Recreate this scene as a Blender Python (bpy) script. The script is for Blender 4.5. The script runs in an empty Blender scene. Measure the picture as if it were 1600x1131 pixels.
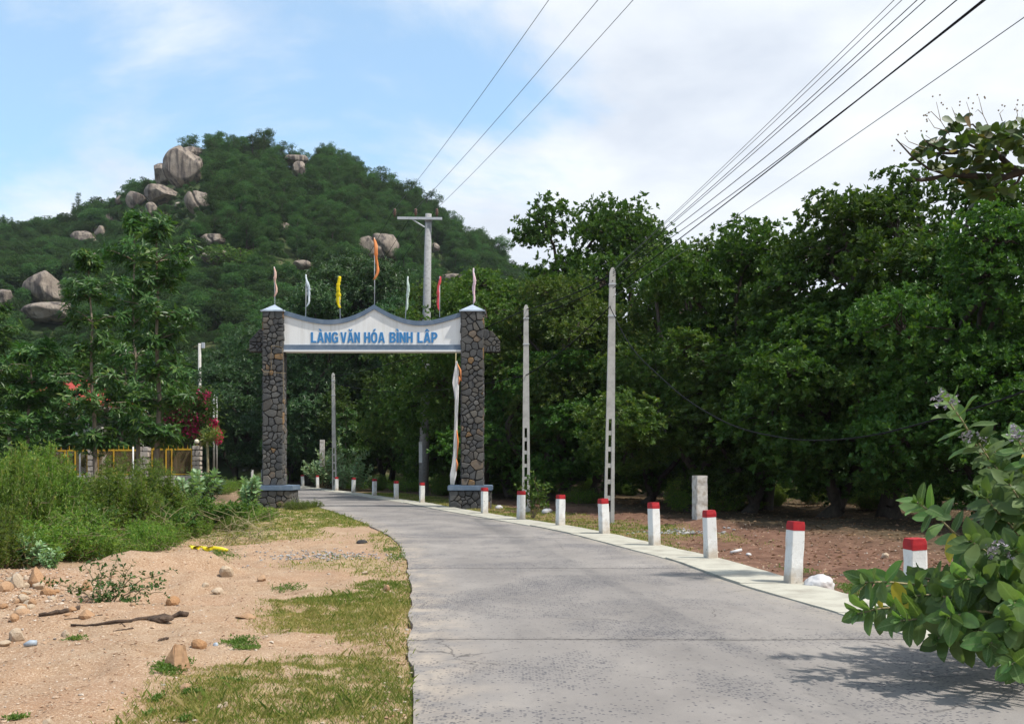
import bpy, bmesh, math
import numpy as np
from mathutils import Vector

# ------------------------------------------------------------------ camera, sky, sun, exposure
SC = bpy.context.scene
COL = SC.collection
CAM_Z = 1.58
cam_d = bpy.data.cameras.new("camera"); cam = bpy.data.objects.new("camera", cam_d); COL.objects.link(cam)
cam.location = (0, 0, CAM_Z); cam.rotation_euler = (math.radians(90), 0, 0)
cam_d.sensor_width = 36; cam_d.lens = 36; cam_d.shift_y = 0.0988
cam_d.clip_start = 0.1; cam_d.clip_end = 5000
SC.camera = cam

TO_SUN = Vector((0.56, -0.22, 1.0)).normalized()
SUN_EL = math.asin(TO_SUN.z); SUN_AZ = math.atan2(TO_SUN.x, TO_SUN.y)
sun_d = bpy.data.lights.new("sun", 'SUN'); sun = bpy.data.objects.new("sun", sun_d); COL.objects.link(sun)
sun_d.energy = 3.7; sun_d.angle = math.radians(1.6); sun_d.color = (1.0, 0.955, 0.88)
sun.rotation_euler = TO_SUN.to_track_quat('Z', 'Y').to_euler()
SC.view_settings.view_transform = 'Standard'; SC.view_settings.look = 'None'
SC.view_settings.gamma = 1; SC.view_settings.use_curve_mapping = False
SC.view_settings.exposure = 0.52
SC.cycles.max_bounces = 6; SC.cycles.transparent_max_bounces = 8
SC.cycles.diffuse_bounces = 3; SC.cycles.glossy_bounces = 2; SC.cycles.transmission_bounces = 3

class G:
    """tiny helper round a node tree"""
    def __init__(s, tree): s.t = tree; s.n = tree.nodes; s.l = tree.links; s.n.clear()
    def new(s, typ, ins=None, **props):
        nd = s.n.new(typ)
        for k, v in props.items(): setattr(nd, k, v)
        for k, v in (ins or {}).items():
            sk = nd.inputs[k]
            if isinstance(v, bpy.types.NodeSocket): s.l.new(v, sk)
            else: sk.default_value = v
        return nd
    def math(s, op, a, b=0.0, c=0.0, clamp=False):
        nd = s.n.new('ShaderNodeMath'); nd.operation = op; nd.use_clamp = clamp
        for i, v in enumerate((a, b, c)):
            if isinstance(v, bpy.types.NodeSocket): s.l.new(v, nd.inputs[i])
            else: nd.inputs[i].default_value = v
        return nd.outputs[0]
    def mix(s, f, a, b, blend='MIX'):
        nd = s.n.new('ShaderNodeMix'); nd.data_type = 'RGBA'; nd.blend_type = blend
        for k, v in ((0, f), (6, a), (7, b)):
            if isinstance(v, bpy.types.NodeSocket): s.l.new(v, nd.inputs[k])
            else: nd.inputs[k].default_value = (v if k == 0 else (*v, 1.0) if len(v) == 3 else v)
        return nd.outputs[2]
    def ramp(s, f, stops, interp='LINEAR'):
        nd = s.n.new('ShaderNodeValToRGB'); cr = nd.color_ramp; cr.interpolation = interp
        while len(cr.elements) < len(stops): cr.elements.new(0.5)
        for e, (p, c) in zip(cr.elements, stops):
            e.position = p; e.color = (c, c, c, 1) if not hasattr(c, '__len__') else (*c, 1)
        s.l.new(f, nd.inputs[0]); return nd.outputs[0]
    def noise(s, vec, scale, detail=4, rough=0.55, dist=0.0):
        return s.new('ShaderNodeTexNoise', {'Vector': vec, 'Scale': scale, 'Detail': detail, 'Roughness': rough, 'Distortion': dist}).outputs[0]
    def vmul(s, vec, xyz):
        return s.new('ShaderNodeVectorMath', {0: vec, 1: xyz}, operation='MULTIPLY').outputs[0]

# world: physical sky behind a layer of thin broken cloud
wd = bpy.data.worlds.new("World"); SC.world = wd; wd.use_nodes = True
g = G(wd.node_tree)
tc = g.new('ShaderNodeTexCoord').outputs['Generated']
sky = g.new('ShaderNodeTexSky', sky_type='NISHITA')
sky.sun_disc = False; sky.sun_elevation = SUN_EL; sky.sun_rotation = SUN_AZ
sky.air_density = 1.0; sky.dust_density = 0.6; sky.ozone_density = 1.6
sep = g.new('ShaderNodeSeparateXYZ', {0: tc})
zz = g.math('ADD', g.math('MAXIMUM', sep.outputs[2], 0.0), 0.16)
cx = g.math('DIVIDE', sep.outputs[0], zz); cy = g.math('DIVIDE', sep.outputs[1], zz)
cv = g.new('ShaderNodeCombineXYZ', {0: cx, 1: cy, 2: 3.3}).outputs[0]
n1 = g.noise(cv, 1.15, 9, 0.58, 0.35)
n2 = g.noise(cv, 0.33, 3, 0.5)
cov = g.math('ADD', g.math('MULTIPLY', n1, 0.75), g.math('MULTIPLY', n2, 0.45))
side = g.new('ShaderNodeMapRange', {0: sep.outputs[0], 1: -0.5, 2: 0.25, 3: -0.075, 4: 0.17}, clamp=True).outputs[0]
cov = g.math('ADD', cov, side)
hz = g.new('ShaderNodeMapRange', {0: sep.outputs[2], 1: 0.10, 2: 0.42, 3: 0.17, 4: -0.03}, clamp=True).outputs[0]
cov = g.math('ADD', cov, hz)
cmask = g.new('ShaderNodeMapRange', {0: cov, 1: 0.535, 2: 0.70, 3: 0.0, 4: 0.96}, interpolation_type='SMOOTHSTEP').outputs[0]
n3 = g.noise(cv, 2.6, 6, 0.55, 0.2)
ccol = g.ramp(n3, [(0.30, (3.6, 3.9, 4.4)), (0.50, (4.3, 4.55, 4.9)), (0.68, (4.9, 5.05, 5.2))])
skyc = g.mix(1.0, sky.outputs[0], (0.66, 1.04, 1.14), 'MULTIPLY')
veil = g.mix(0.34, skyc, (4.1, 4.75, 5.3))
wcol = g.mix(cmask, veil, ccol)
bg = g.new('ShaderNodeBackground', {'Color': wcol, 'Strength': 0.148})
g.new('ShaderNodeOutputWorld', {0: bg.outputs[0]})

# ------------------------------------------------------------------ helpers
R = np.random.default_rng(7)
def lin(*c): return tuple(((v/255)/12.92 if v/255 <= .04045 else ((v/255+.055)/1.055)**2.4) for v in c)

def fast_mesh(name, V, F, mats=(), rnd=None, smooth=False, midx=None):
    """F: list of (n,k) int arrays"""
    me = bpy.data.meshes.new(name)
    V = np.asarray(V, dtype=np.float32).reshape(-1, 3)
    if isinstance(F, np.ndarray): F = [F]
    F = [np.asarray(f, dtype=np.int32) for f in F if len(f)]
    tot = sum(f.size for f in F); npol = sum(len(f) for f in F)
    me.vertices.add(len(V)); me.vertices.foreach_set('co', V.ravel())
    me.loops.add(tot); me.polygons.add(npol)
    me.loops.foreach_set('vertex_index', np.concatenate([f.ravel() for f in F]))
    ls = np.concatenate([np.full(len(f), f.shape[1], dtype=np.int32) for f in F])
    st = np.concatenate([[0], np.cumsum(ls)[:-1]]).astype(np.int32)
    me.polygons.foreach_set('loop_start', st)
    me.polygons.foreach_set('use_smooth', np.full(npol, bool(smooth)))
    for m in mats: me.materials.append(m)
    if midx is not None: me.polygons.foreach_set('material_index', np.asarray(midx, dtype=np.int32))
    if rnd is not None:
        a = me.attributes.new('rnd', 'FLOAT', 'FACE'); a.data.foreach_set('value', np.asarray(rnd, dtype=np.float32))
    me.update(calc_edges=True); me.validate()
    return me

class MB:
    """collects shapes into one mesh"""
    def __init__(s): s.V = []; s.F = {}; s.n = 0
    def add(s, V, F):
        V = np.asarray(V, float).reshape(-1, 3); s.V.append(V)
        for f in (F if isinstance(F, (list, tuple)) and len(F) and isinstance(F[0], np.ndarray) else [np.asarray(F)]):
            if len(f): s.F.setdefault(f.shape[1], []).append(f + s.n)
        s.n += len(V); return s
    def poly(s, V):
        V = np.asarray(V, float); return s.add(V, np.arange(len(V))[None, :])
    def box(s, c, d, rz=0.0, taper=1.0):
        x, y, z = np.array(d)/2
        P = np.array([[-x,-y,-z],[x,-y,-z],[x,y,-z],[-x,y,-z],[-x*taper,-y*taper,z],[x*taper,-y*taper,z],[x*taper,y*taper,z],[-x*taper,y*taper,z]])
        if rz:
            ca, sa = math.cos(rz), math.sin(rz); P = np.c_[P[:,0]*ca-P[:,1]*sa, P[:,0]*sa+P[:,1]*ca, P[:,2]]
        return s.add(P+np.array(c), np.array([[0,3,2,1],[4,5,6,7],[0,1,5,4],[1,2,6,5],[2,3,7,6],[3,0,4,7]]))
    def tube(s, pts, rad, n=8, cap=True):
        P = np.asarray(pts, float); rad = np.broadcast_to(np.asarray(rad, float), (len(P),))
        T = np.gradient(P, axis=0); T /= np.linalg.norm(T, axis=1)[:, None]+1e-9
        ref = np.array([0,0,1.]) if abs(T[0][2]) < .9 else np.array([1.,0,0])
        U = np.cross(T, ref); U /= np.linalg.norm(U, axis=1)[:, None]+1e-9; W = np.cross(T, U)
        a = np.linspace(0, 2*np.pi, n, endpoint=False)
        V = P[:,None,:] + rad[:,None,None]*(np.cos(a)[None,:,None]*U[:,None,:] + np.sin(a)[None,:,None]*W[:,None,:])
        m = len(P); i, j = np.meshgrid(np.arange(m-1), np.arange(n), indexing='ij'); j2 = (j+1) % n
        F = np.stack([i*n+j, i*n+j2, (i+1)*n+j2, (i+1)*n+j], -1).reshape(-1, 4)
        fs = [F]
        if cap: fs += [np.arange(n)[None, ::-1], ((m-1)*n+np.arange(n))[None, :]]
        return s.add(V.reshape(-1, 3), fs)
    def prism(s, poly, y0, y1):
        """polygon in (x,z), extruded along y"""
        P = np.asarray(poly, float); n = len(P); a = np.arange(n)
        V = np.r_[np.c_[P[:,0], np.full(n, y0), P[:,1]], np.c_[P[:,0], np.full(n, y1), P[:,1]]]
        return s.add(V, [a[None, :], (a+n)[None, ::-1], np.stack([a, a+n, (a+1) % n+n, (a+1) % n], -1)])
    def mesh(s, name, mats, smooth=False, rnd=None):
        if not isinstance(mats, (list, tuple)): mats = [mats]
        F = [np.concatenate(v) for v in s.F.values()]
        return fast_mesh(name, np.concatenate(s.V), F, mats, smooth=smooth, rnd=rnd)

def add(name, me, parent=None, loc=(0,0,0), rot=(0,0,0), scale=(1,1,1)):
    o = bpy.data.objects.new(name, me); COL.objects.link(o)
    o.location = loc; o.rotation_euler = rot
    o.scale = scale if hasattr(scale, '__len__') else (scale,)*3
    if parent is not None: o.parent = parent
    return o
def empty(name, loc=(0,0,0), rz=0): 
    o = add(name, None, None, loc, (0,0,rz)); o.empty_display_size = 0.2; return o
def tag(o, label=None, cat=None, group=None, kind=None):
    if label: o['label'] = label
    if cat: o['category'] = cat
    if group: o['group'] = group
    if kind: o['kind'] = kind
    return o
def struct(o): o['kind'] = 'structure'; return o
def stuff(o): o['kind'] = 'stuff'; return o
def copy_tree(o, parent=None, **kw):
    c = o.copy(); COL.objects.link(c)
    if parent is not None: c.parent = parent
    for ch in list(o.children): copy_tree(ch, c)
    for k, v in kw.items(): setattr(c, k, v)
    return c
def PX(px, d): return (px-800)/1600*d
def PZ(py, d): return CAM_Z+(724-py)/1600*d
def GD(py): return CAM_Z*1600/(py-724)

def hash2(ix, iy, seed):
    h = (ix.astype(np.int64)*374761393 + iy.astype(np.int64)*668265263 + seed*1442695041) & 0xffffffff
    h = ((h ^ (h >> 13))*1274126177) & 0xffffffff
    return ((h ^ (h >> 16)) & 0xffff)/65535.0
def vnoise(x, y, seed=0):
    x = np.asarray(x, float); y = np.asarray(y, float)
    ix = np.floor(x); iy = np.floor(y); fx = x-ix; fy = y-iy
    fx = fx*fx*(3-2*fx); fy = fy*fy*(3-2*fy)
    a = hash2(ix, iy, seed); b = hash2(ix+1, iy, seed); c = hash2(ix, iy+1, seed); d = hash2(ix+1, iy+1, seed)
    return (a*(1-fx)+b*fx)*(1-fy)+(c*(1-fx)+d*fx)*fy
def fbm(x, y, seed=0, oct=4):
    s = 0; a = .5
    for k in range(oct): s = s+a*vnoise(np.asarray(x)*2**k, np.asarray(y)*2**k, seed+k*17); a *= .5
    return s/(1-.5**oct)          # 0..1
def vnoise3(P, scale, seed):
    x, y, z = (P*scale).T
    return (fbm(x+z*.57, y-z*.31, seed, 3)+fbm(y+x*.43, z+11.3, seed+5, 3)+fbm(z-y*.37, x+5.1, seed+9, 3))/3*2-1
def smooth01(a, b, x): t = np.clip((np.asarray(x, float)-a)/(b-a), 0, 1); return t*t*(3-2*t)

# ------------------------------------------------------------------ materials
def principled(name, build):
    m = bpy.data.materials.new(name); m.use_nodes = True; g = G(m.node_tree)
    p = g.new('ShaderNodeBsdfPrincipled'); out = g.new('ShaderNodeOutputMaterial', {0: p.outputs[0]})
    build(g, p, out); return m
def setp(g, p, **kw):
    for k, v in kw.items():
        k = k.replace('_', ' ')
        if isinstance(v, bpy.types.NodeSocket): g.l.new(v, p.inputs[k])
        else: p.inputs[k].default_value = (*v, 1) if hasattr(v, '__len__') and len(v) == 3 else v
def bump(g, p, h, strength=.4, dist=.01):
    b = g.new('ShaderNodeBump', {'Height': h, 'Strength': strength, 'Distance': dist}); g.l.new(b.outputs[0], p.inputs['Normal'])
def wpos(g): return g.new('ShaderNodeNewGeometry').outputs['Position']
def opos(g): return g.new('ShaderNodeTexCoord').outputs['Object']

def worn(name, c, c2, scale=6, rough=.75, bs=.25, amount=(.45, .7), spec=.3, use_obj=True):
    """a plain colour with blotchy wear in a second colour"""
    def b(g, p, out):
        v = opos(g) if use_obj else wpos(g)
        n = g.noise(v, scale, 6, .6); f = g.ramp(n, [(amount[0], 0.), (amount[1], 1.)])
        n2 = g.noise(v, scale*9, 3, .6)
        col = g.mix(f, c, c2); col = g.mix(g.math('MULTIPLY', n2, .25), col, (c2[0]*.6, c2[1]*.6, c2[2]*.6))
        setp(g, p, Base_Color=col, Roughness=rough, Specular_IOR_Level=spec); bump(g, p, n2, bs, .01)
    return principled(name, b)

def leafmat(name, stops, trans=.3, rough=.5, vary=.25, tcol=None, spec=.35, rib=None):
    def b(g, p, out):
        rn = g.new('ShaderNodeAttribute', attribute_name='rnd').outputs['Fac']
        orn = g.new('ShaderNodeObjectInfo').outputs['Random']
        col = g.ramp(rn, stops)
        val = g.math('ADD', g.math('MULTIPLY', orn, vary), 1-vary/2)
        hue = g.math('ADD', g.math('MULTIPLY', orn, .03), .485)
        hs = g.new('ShaderNodeHueSaturation', {'Color': col, 'Value': val, 'Hue': hue, 'Saturation': 1.0}).outputs[0]
        if rib:
            rb_ = g.new('ShaderNodeAttribute', attribute_name='rib').outputs['Fac']; ov = g.noise(opos(g), 5.5, 4, .6)
            hs = g.mix(g.ramp(ov, [(.42, 0.), (.7, .4)]), hs, rib[1]); sx_ = g.new('ShaderNodeSeparateXYZ', {0: opos(g)}); ve = g.math('FRACT', g.math('MULTIPLY', g.math('SUBTRACT', sx_.outputs[0], g.math('MULTIPLY', g.math('ABSOLUTE', sx_.outputs[1]), .75)), 9.)); hs = g.mix(g.ramp(ve, [(0., .40), (.16, 0.)]), hs, rib[0]); hs = g.mix(g.ramp(rb_, [(.72, 0.), (.90, .75)]), hs, rib[0])
        setp(g, p, Base_Color=hs, Roughness=rough, Specular_IOR_Level=spec)
        tr = g.mix(1.0, hs, tcol or (1.5, 1.6, .6), 'MULTIPLY')
        t = g.new('ShaderNodeBsdfTranslucent', {'Color': tr})
        mx = g.new('ShaderNodeMixShader', {0: trans, 1: p.outputs[0], 2: t.outputs[0]})
        g.l.new(mx.outputs[0], out.inputs[0])
    return principled(name, b)

M = {}
M['cashew'] = leafmat('broad_leaf', [(0, (.026,.064,.012)), (.5, (.050,.106,.018)), (.88, (.085,.145,.027)), (1, (.14,.17,.04))], trans=.30, rough=.45, vary=.45, spec=.25)
M['cashew_light'] = leafmat('broad_leaf_light', [(0, (.034,.078,.016)), (.5, (.068,.128,.024)), (.88, (.12,.17,.036)), (1, (.20,.20,.06))], trans=.30, rough=.45, spec=.25)
M['mango'] = leafmat('dark_leaf', [(0, (.018,.052,.016)), (.6, (.034,.084,.022)), (.93, (.072,.135,.030)), (1, (.12,.155,.04))], trans=.18, rough=.45)
M['whorl'] = leafmat('long_leaf', [(0, (.022,.070,.016)), (.5, (.046,.120,.026)), (.85, (.095,.18,.038)), (1, (.17,.21,.055))], trans=.28, rough=.42)
M['hill'] = leafmat('hill_leaf', [(0, (.022,.058,.022)), (.6, (.046,.098,.032)), (1, (.10,.155,.044))], trans=.28, rough=.6, vary=.9, spec=.12)
M['shrub'] = leafmat('feather_leaf', [(0, (.046,.092,.014)), (.5, (.108,.190,.028)), (.82, (.195,.27,.046)), (1, (.33,.27,.08))], trans=.38, rough=.5, vary=.6)
M['calo'] = leafmat('thick_leaf', [(0, (.055,.12,.030)), (.6, (.105,.195,.056)), (1, (.18,.27,.10))], trans=.32, rough=.5, vary=.7, spec=.28, rib=((.19,.27,.11), (.11,.15,.04)))
M['calo_far'] = leafmat('pale_leaf', [(0, (.10,.19,.08)), (.6, (.20,.32,.15)), (1, (.32,.44,.26))], trans=.25, rough=.5, vary=.3)
M['yellow_leaf'] = leafmat('yellow_leaf', [(0, (.36,.27,.03)), (1, (.55,.42,.05))], trans=.25, rough=.5)
M['almond'] = leafmat('almond_leaf', [(0, (.032,.062,.014)), (.6, (.062,.094,.020)), (.9, (.12,.12,.028)), (1, (.20,.13,.035))], trans=.3, rough=.45, vary=.7)
M['sapling'] = leafmat('sapling_leaf', [(0, (.024,.062,.014)), (.8, (.055,.115,.022)), (1, (.11,.17,.04))], trans=.25, rough=.45)
M['grass'] = leafmat('grass_blade', [(0, (.085,.145,.026)), (.42, (.165,.215,.042)), (.7, (.29,.27,.085)), (1, (.44,.35,.17))], trans=.3, rough=.7, spec=.2)
M['weed'] = leafmat('weed_blade', [(0, (.05,.11,.02)), (.6, (.10,.18,.03)), (1, (.18,.23,.06))], trans=.3, rough=.6)
M['flower_red'] = leafmat('flower_red', [(0, (.36,.010,.09)), (1, (.68,.03,.20))], trans=.3, rough=.6, tcol=(1,1,1))
M['flower_mauve'] = leafmat('flower_mauve', [(0, (.26,.23,.27)), (1, (.50,.46,.47))], trans=.1, rough=.6, tcol=(1,1,1))
M['litter'] = leafmat('leaf_litter', [(0, (.10,.055,.03)), (.6, (.22,.13,.07)), (1, (.38,.27,.15))], trans=.05, rough=.8)

def bark(name, c1, c2, sc=7):
    def b(g, p, out):
        v = g.vmul(opos(g), (1, 1, .35)); n = g.noise(v, sc, 7, .65, .4)
        setp(g, p, Base_Color=g.ramp(n, [(.3, c1), (.7, c2)]), Roughness=.9, Specular_IOR_Level=.15); bump(g, p, n, .7, .04)
    return principled(name, b)
M['bark'] = bark('bark', (.035,.028,.023), (.10,.082,.066))
M['bark_pale'] = bark('bark_pale', (.12,.095,.07), (.30,.25,.19))
M['twig'] = bark('twig', (.16,.12,.075), (.34,.27,.17), 14)
M['log'] = bark('dead_wood', (.035,.025,.02), (.13,.09,.065), 16)
M['stalk'] = bark('stalk', (.22,.19,.10), (.42,.36,.22), 20)

def m_ground(g, p, out):
    v = wpos(g)
    zg = g.new('ShaderNodeAttribute', attribute_name='grass').outputs['Fac']
    zf = g.new('ShaderNodeAttribute', attribute_name='forest').outputs['Fac']
    zr = g.new('ShaderNodeAttribute', attribute_name='red').outputs['Fac']
    big = g.noise(v, .55, 5, .55); mid = g.noise(v, 3.1, 6, .62); fine = g.noise(v, 42, 4, .7); grit = g.noise(v, 130, 2, .6)
    c = g.ramp(mid, [(.28, (.29,.19,.113)), (.52, (.385,.268,.172)), (.75, (.455,.342,.237))])
    c = g.mix(g.ramp(big, [(.42, 0.), (.68, .6)]), c, (.36,.21,.125))
    c = g.mix(g.ramp(fine, [(.52, 0.), (.66, .8)]), c, (.62,.49,.37))
    fine2 = g.noise(v, 70, 3, .7); c = g.mix(g.ramp(fine2, [(.53, 0.), (.66, .75)]), c, (.20,.105,.06))
    c = g.mix(g.ramp(grit, [(.54, 0.), (.66, .8)]), c, (.17,.09,.055))
    rc = g.ramp(mid, [(.3, (.105,.055,.037)), (.55, (.175,.095,.064)), (.78, (.26,.16,.112))])
    rc = g.mix(g.ramp(fine, [(.52, 0.), (.7, .5)]), rc, (.16,.10,.07))
    c = g.mix(zr, c, rc)
    gc = g.ramp(mid, [(.3, (.17,.15,.055)), (.6, (.30,.25,.10)), (.8, (.42,.33,.18))])
    gf = g.math('MULTIPLY', zg, g.ramp(g.noise(v, 6.5, 5, .65), [(.3, .25), (.55, 1.)]))
    c = g.mix(gf, c, gc)
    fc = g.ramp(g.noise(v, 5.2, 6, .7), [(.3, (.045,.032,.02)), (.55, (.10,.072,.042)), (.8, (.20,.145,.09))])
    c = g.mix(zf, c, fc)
    setp(g, p, Base_Color=c, Roughness=.95, Specular_IOR_Level=.12)
    h = g.math('ADD', g.math('MULTIPLY', mid, 1.2), g.math('ADD', g.math('MULTIPLY', fine, .55), g.math('MULTIPLY', grit, .25)))
    bump(g, p, h, .75, .035)
M['ground'] = principled('earth', m_ground)

def m_road(g, p, out):
    v = wpos(g); rnd = g.new('ShaderNodeObjectInfo').outputs['Random']
    big = g.noise(g.vmul(v, (.8, .5, 1)), .7, 5, .6); mid = g.noise(v, 4.5, 6, .65); fine = g.noise(v, 90, 3, .7)
    c = g.ramp(big, [(.3, (.185,.168,.155)), (.5, (.245,.223,.204)), (.72, (.31,.282,.254))])
    c = g.mix(g.ramp(mid, [(.5, 0.), (.75, .35)]), c, (.20,.19,.185))
    c = g.mix(g.ramp(fine, [(.45, 0.), (.7, .45)]), c, (.18,.168,.16))
    ac = g.new('ShaderNodeAttribute', attribute_name='across').outputs['Fac']
    dust = g.math('MULTIPLY', g.ramp(ac, [(0., 1.), (.16, 0.)]), g.ramp(g.noise(v, 2.6, 5, .65), [(.38, 0.), (.62, .85)]))
    c = g.mix(dust, c, (.40,.335,.265))
    trk = g.math('MAXIMUM', g.ramp(g.math('ABSOLUTE', g.math('SUBTRACT', ac, .30)), [(0., 1.), (.13, 0.)]), g.ramp(g.math('ABSOLUTE', g.math('SUBTRACT', ac, .68)), [(0., 1.), (.13, 0.)]))
    stain = g.noise(g.vmul(v, (1.4, .45, 1)), 1.9, 6, .68, .6)
    c = g.mix(g.math('MULTIPLY', g.ramp(stain, [(.50, 0.), (.68, .55)]), .8), c, (.165,.150,.14))
    c = g.mix(g.math('MULTIPLY', trk, .30), c, (.17,.155,.145))
    dn = g.new('ShaderNodeVectorMath', {0: v, 1: g.new('ShaderNodeCombineXYZ', {0: g.math('MULTIPLY', g.noise(v, 3.2, 4, .6), .35), 1: g.math('MULTIPLY', g.noise(v, 2.7, 4, .6), .35)}).outputs[0]}, operation='ADD').outputs[0]
    vc = g.new('ShaderNodeTexVoronoi', {'Vector': dn, 'Scale': .36}, feature='DISTANCE_TO_EDGE').outputs['Distance']
    crack = g.math('MULTIPLY', g.ramp(vc, [(.0010, 1.), (.0035, 0.)]), g.ramp(g.noise(v, .8, 3, .5), [(.50, 0.), (.58, .9)]))
    jd = g.new('ShaderNodeAttribute', attribute_name='jointd').outputs['Fac']
    spall = g.math('MULTIPLY', g.ramp(jd, [(.45, 0.), (.95, 1.)]), g.ramp(g.noise(g.vmul(v, (1, 2.2, 1)), 14, 5, .65), [(.50, 0.), (.60, 1.)]))
    c = g.mix(g.math('MAXIMUM', crack, g.math('MULTIPLY', spall, .75)), c, (.075,.068,.064))
    c = g.mix(g.math('MULTIPLY', g.ramp(ac, [(.90, 0.), (1., .8)]), g.ramp(mid, [(.4, 0.), (.6, 1.)])), c, (.33,.29,.235))
    # worn patches that bare the dark aggregate
    patch = g.noise(g.vmul(v, (.7, .7, 1)), 0.85, 6, .66, .5)
    pm = g.ramp(patch, [(.47, .0), (.66, 1.)])
    vn = g.new('ShaderNodeTexVoronoi', {'Vector': g.vmul(v, (.8, 1, 1)), 'Scale': 50., 'Randomness': 1.})
    keep = g.new('ShaderNodeSeparateColor', {0: vn.outputs['Color']}).outputs[0]
    lim = g.math('ADD', g.math('MULTIPLY', pm, .66), .05)
    sel = g.math('LESS_THAN', keep, lim)
    spot = g.math('MULTIPLY', sel, g.ramp(vn.outputs['Distance'], [(.34, 1.), (.56, 0.)]))
    vn2 = g.new('ShaderNodeTexVoronoi', {'Vector': v, 'Scale': 21., 'Randomness': 1.})
    k2 = g.new('ShaderNodeSeparateColor', {0: vn2.outputs['Color']}).outputs[1]
    spot2 = g.math('MULTIPLY', g.math('LESS_THAN', k2, g.math('ADD', g.math('MULTIPLY', pm, .30), .02)), g.ramp(vn2.outputs['Distance'], [(.18, 1.), (.34, 0.)]))
    sp = g.math('MAXIMUM', spot, spot2)
    c = g.mix(g.math('MULTIPLY', pm, .42), c, (.135,.130,.135))
    c = g.mix(g.math('MULTIPLY', sp, .82), c, (.06,.06,.072))
    tone = g.math('ADD', g.math('MULTIPLY', rnd, .10), .95)
    c = g.new('ShaderNodeHueSaturation', {'Color': c, 'Value': tone}).outputs[0]
    setp(g, p, Base_Color=c, Roughness=.9, Specular_IOR_Level=.2)
    h = g.math('SUBTRACT', g.math('ADD', g.math('MULTIPLY', mid, .6), g.math('MULTIPLY', fine, .3)), g.math('MULTIPLY', sp, .5))
    bump(g, p, h, .5, .012)
M['road'] = principled('worn_concrete', m_road)
M['joint'] = worn('joint_dirt', (.10,.085,.07), (.22,.18,.14), 12)
M['kerb'] = worn('pale_concrete', (.46,.44,.365), (.31,.285,.235), 2.2, .85, .3, (.44, .70), use_obj=False)
M['white_paint'] = worn('white_paint', (.74,.74,.72), (.42,.38,.31), 5, .7, .35, (.55, .78))
def m_bollard(g, p, out):
    v = opos(g); r = g.new('ShaderNodeObjectInfo').outputs['Random']; off = g.new('ShaderNodeVectorMath', {0: v, 1: g.new('ShaderNodeCombineXYZ', {0: g.math('MULTIPLY', r, 9), 1: g.math('MULTIPLY', r, 5)}).outputs[0]}, operation='ADD').outputs[0]
    n = g.noise(off, 5.5, 6, .65); n2 = g.noise(off, 40, 3, .6); z = g.new('ShaderNodeSeparateXYZ', {0: v}).outputs[2]
    c = g.mix(g.ramp(n, [(.54, 0.), (.74, .7)]), (.74, .74, .72), (.44, .40, .33))
    mud = g.ramp(g.math('ADD', z, g.math('MULTIPLY', g.math('SUBTRACT', n, .5), .9)), [(.0, .75), (.30, 0.)])
    c = g.mix(mud, c, (.40, .31, .21))
    chip = g.ramp(g.noise(off, 15, 5, .6), [(.66, 0.), (.69, .85)]); c = g.mix(chip, c, (.30, .28, .25)); c = g.mix(g.math('MULTIPLY', n2, .22), c, (.45, .42, .38))
    setp(g, p, Base_Color=c, Roughness=.75, Specular_IOR_Level=.3); bump(g, p, g.math('SUBTRACT', n2, chip), .4, .01)
M['bollard_paint'] = principled('bollard_paint', m_bollard)
def m_sign(g, p, out):
    v = opos(g); n = g.noise(g.vmul(v, (5., 1, .35)), 1.6, 6, .65); b = g.noise(v, 1.3, 5, .6)
    c = g.mix(g.ramp(n, [(.50, 0.), (.72, .55)]), (.80, .80, .79), (.56, .54, .49)); c = g.mix(g.ramp(b, [(.5, 0.), (.75, .35)]), c, (.62, .60, .56))
    setp(g, p, Base_Color=c, Roughness=.75, Specular_IOR_Level=.25); bump(g, p, b, .1, .01)
M['sign_face'] = principled('sign_face', m_sign)
M['post_stain'] = worn('stained_concrete', (.62,.60,.56), (.38,.33,.27), 6, .85, .8, (.45, .65))
M['red_paint'] = worn('red_paint', (.42,.018,.022), (.30,.012,.02), 8, .55, .3)
M['pole_concrete'] = worn('pole_concrete', (.50,.49,.45), (.36,.35,.32), 5, .85, .3)
M['pole_grey'] = worn('grey_pole_concrete', (.31,.315,.315), (.20,.20,.205), 9, .85, .5)
M['steel'] = worn('galvanised_steel', (.52,.55,.58), (.40,.42,.44), 8, .5, .1)
M['insulator'] = worn('brown_insulator', (.14,.08,.06), (.09,.05,.04), 8, .3, .1)
M['cable'] = worn('black_cable', (.010,.011,.014), (.018,.018,.022), 20, .8, .1, spec=.1)
M['cable_grey'] = worn('bare_conductor', (.10,.105,.11), (.15,.15,.16), 20, .5, .1)
M['sign_white'] = worn('sign_white', (.80,.80,.80), (.68,.67,.64), 1.6, .7, .12, (.5, .85))
M['slate_blue'] = worn('slate_blue_paint', (.115,.165,.235), (.18,.23,.30), 4, .65, .2)
M['cap_blue'] = worn('pale_blue_paint', (.40,.47,.55), (.28,.33,.40), 4, .65, .2)
M['letter_blue'] = worn('letter_blue', (.045,.21,.48), (.06,.27,.55), 5, .45, .1)
M['mortar'] = worn('dark_mortar', (.022,.021,.021), (.06,.055,.05), 9, .95, .4)
STONE_COLS = [(0, (.045,.047,.05)), (.30, (.075,.076,.078)), (.55, (.11,.108,.104)), (.74, (.088,.080,.068)), (.86, (.125,.108,.085)), (.93, (.16,.152,.14)), (.972, (.24,.135,.05)), (1., (.30,.17,.06))]
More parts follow.
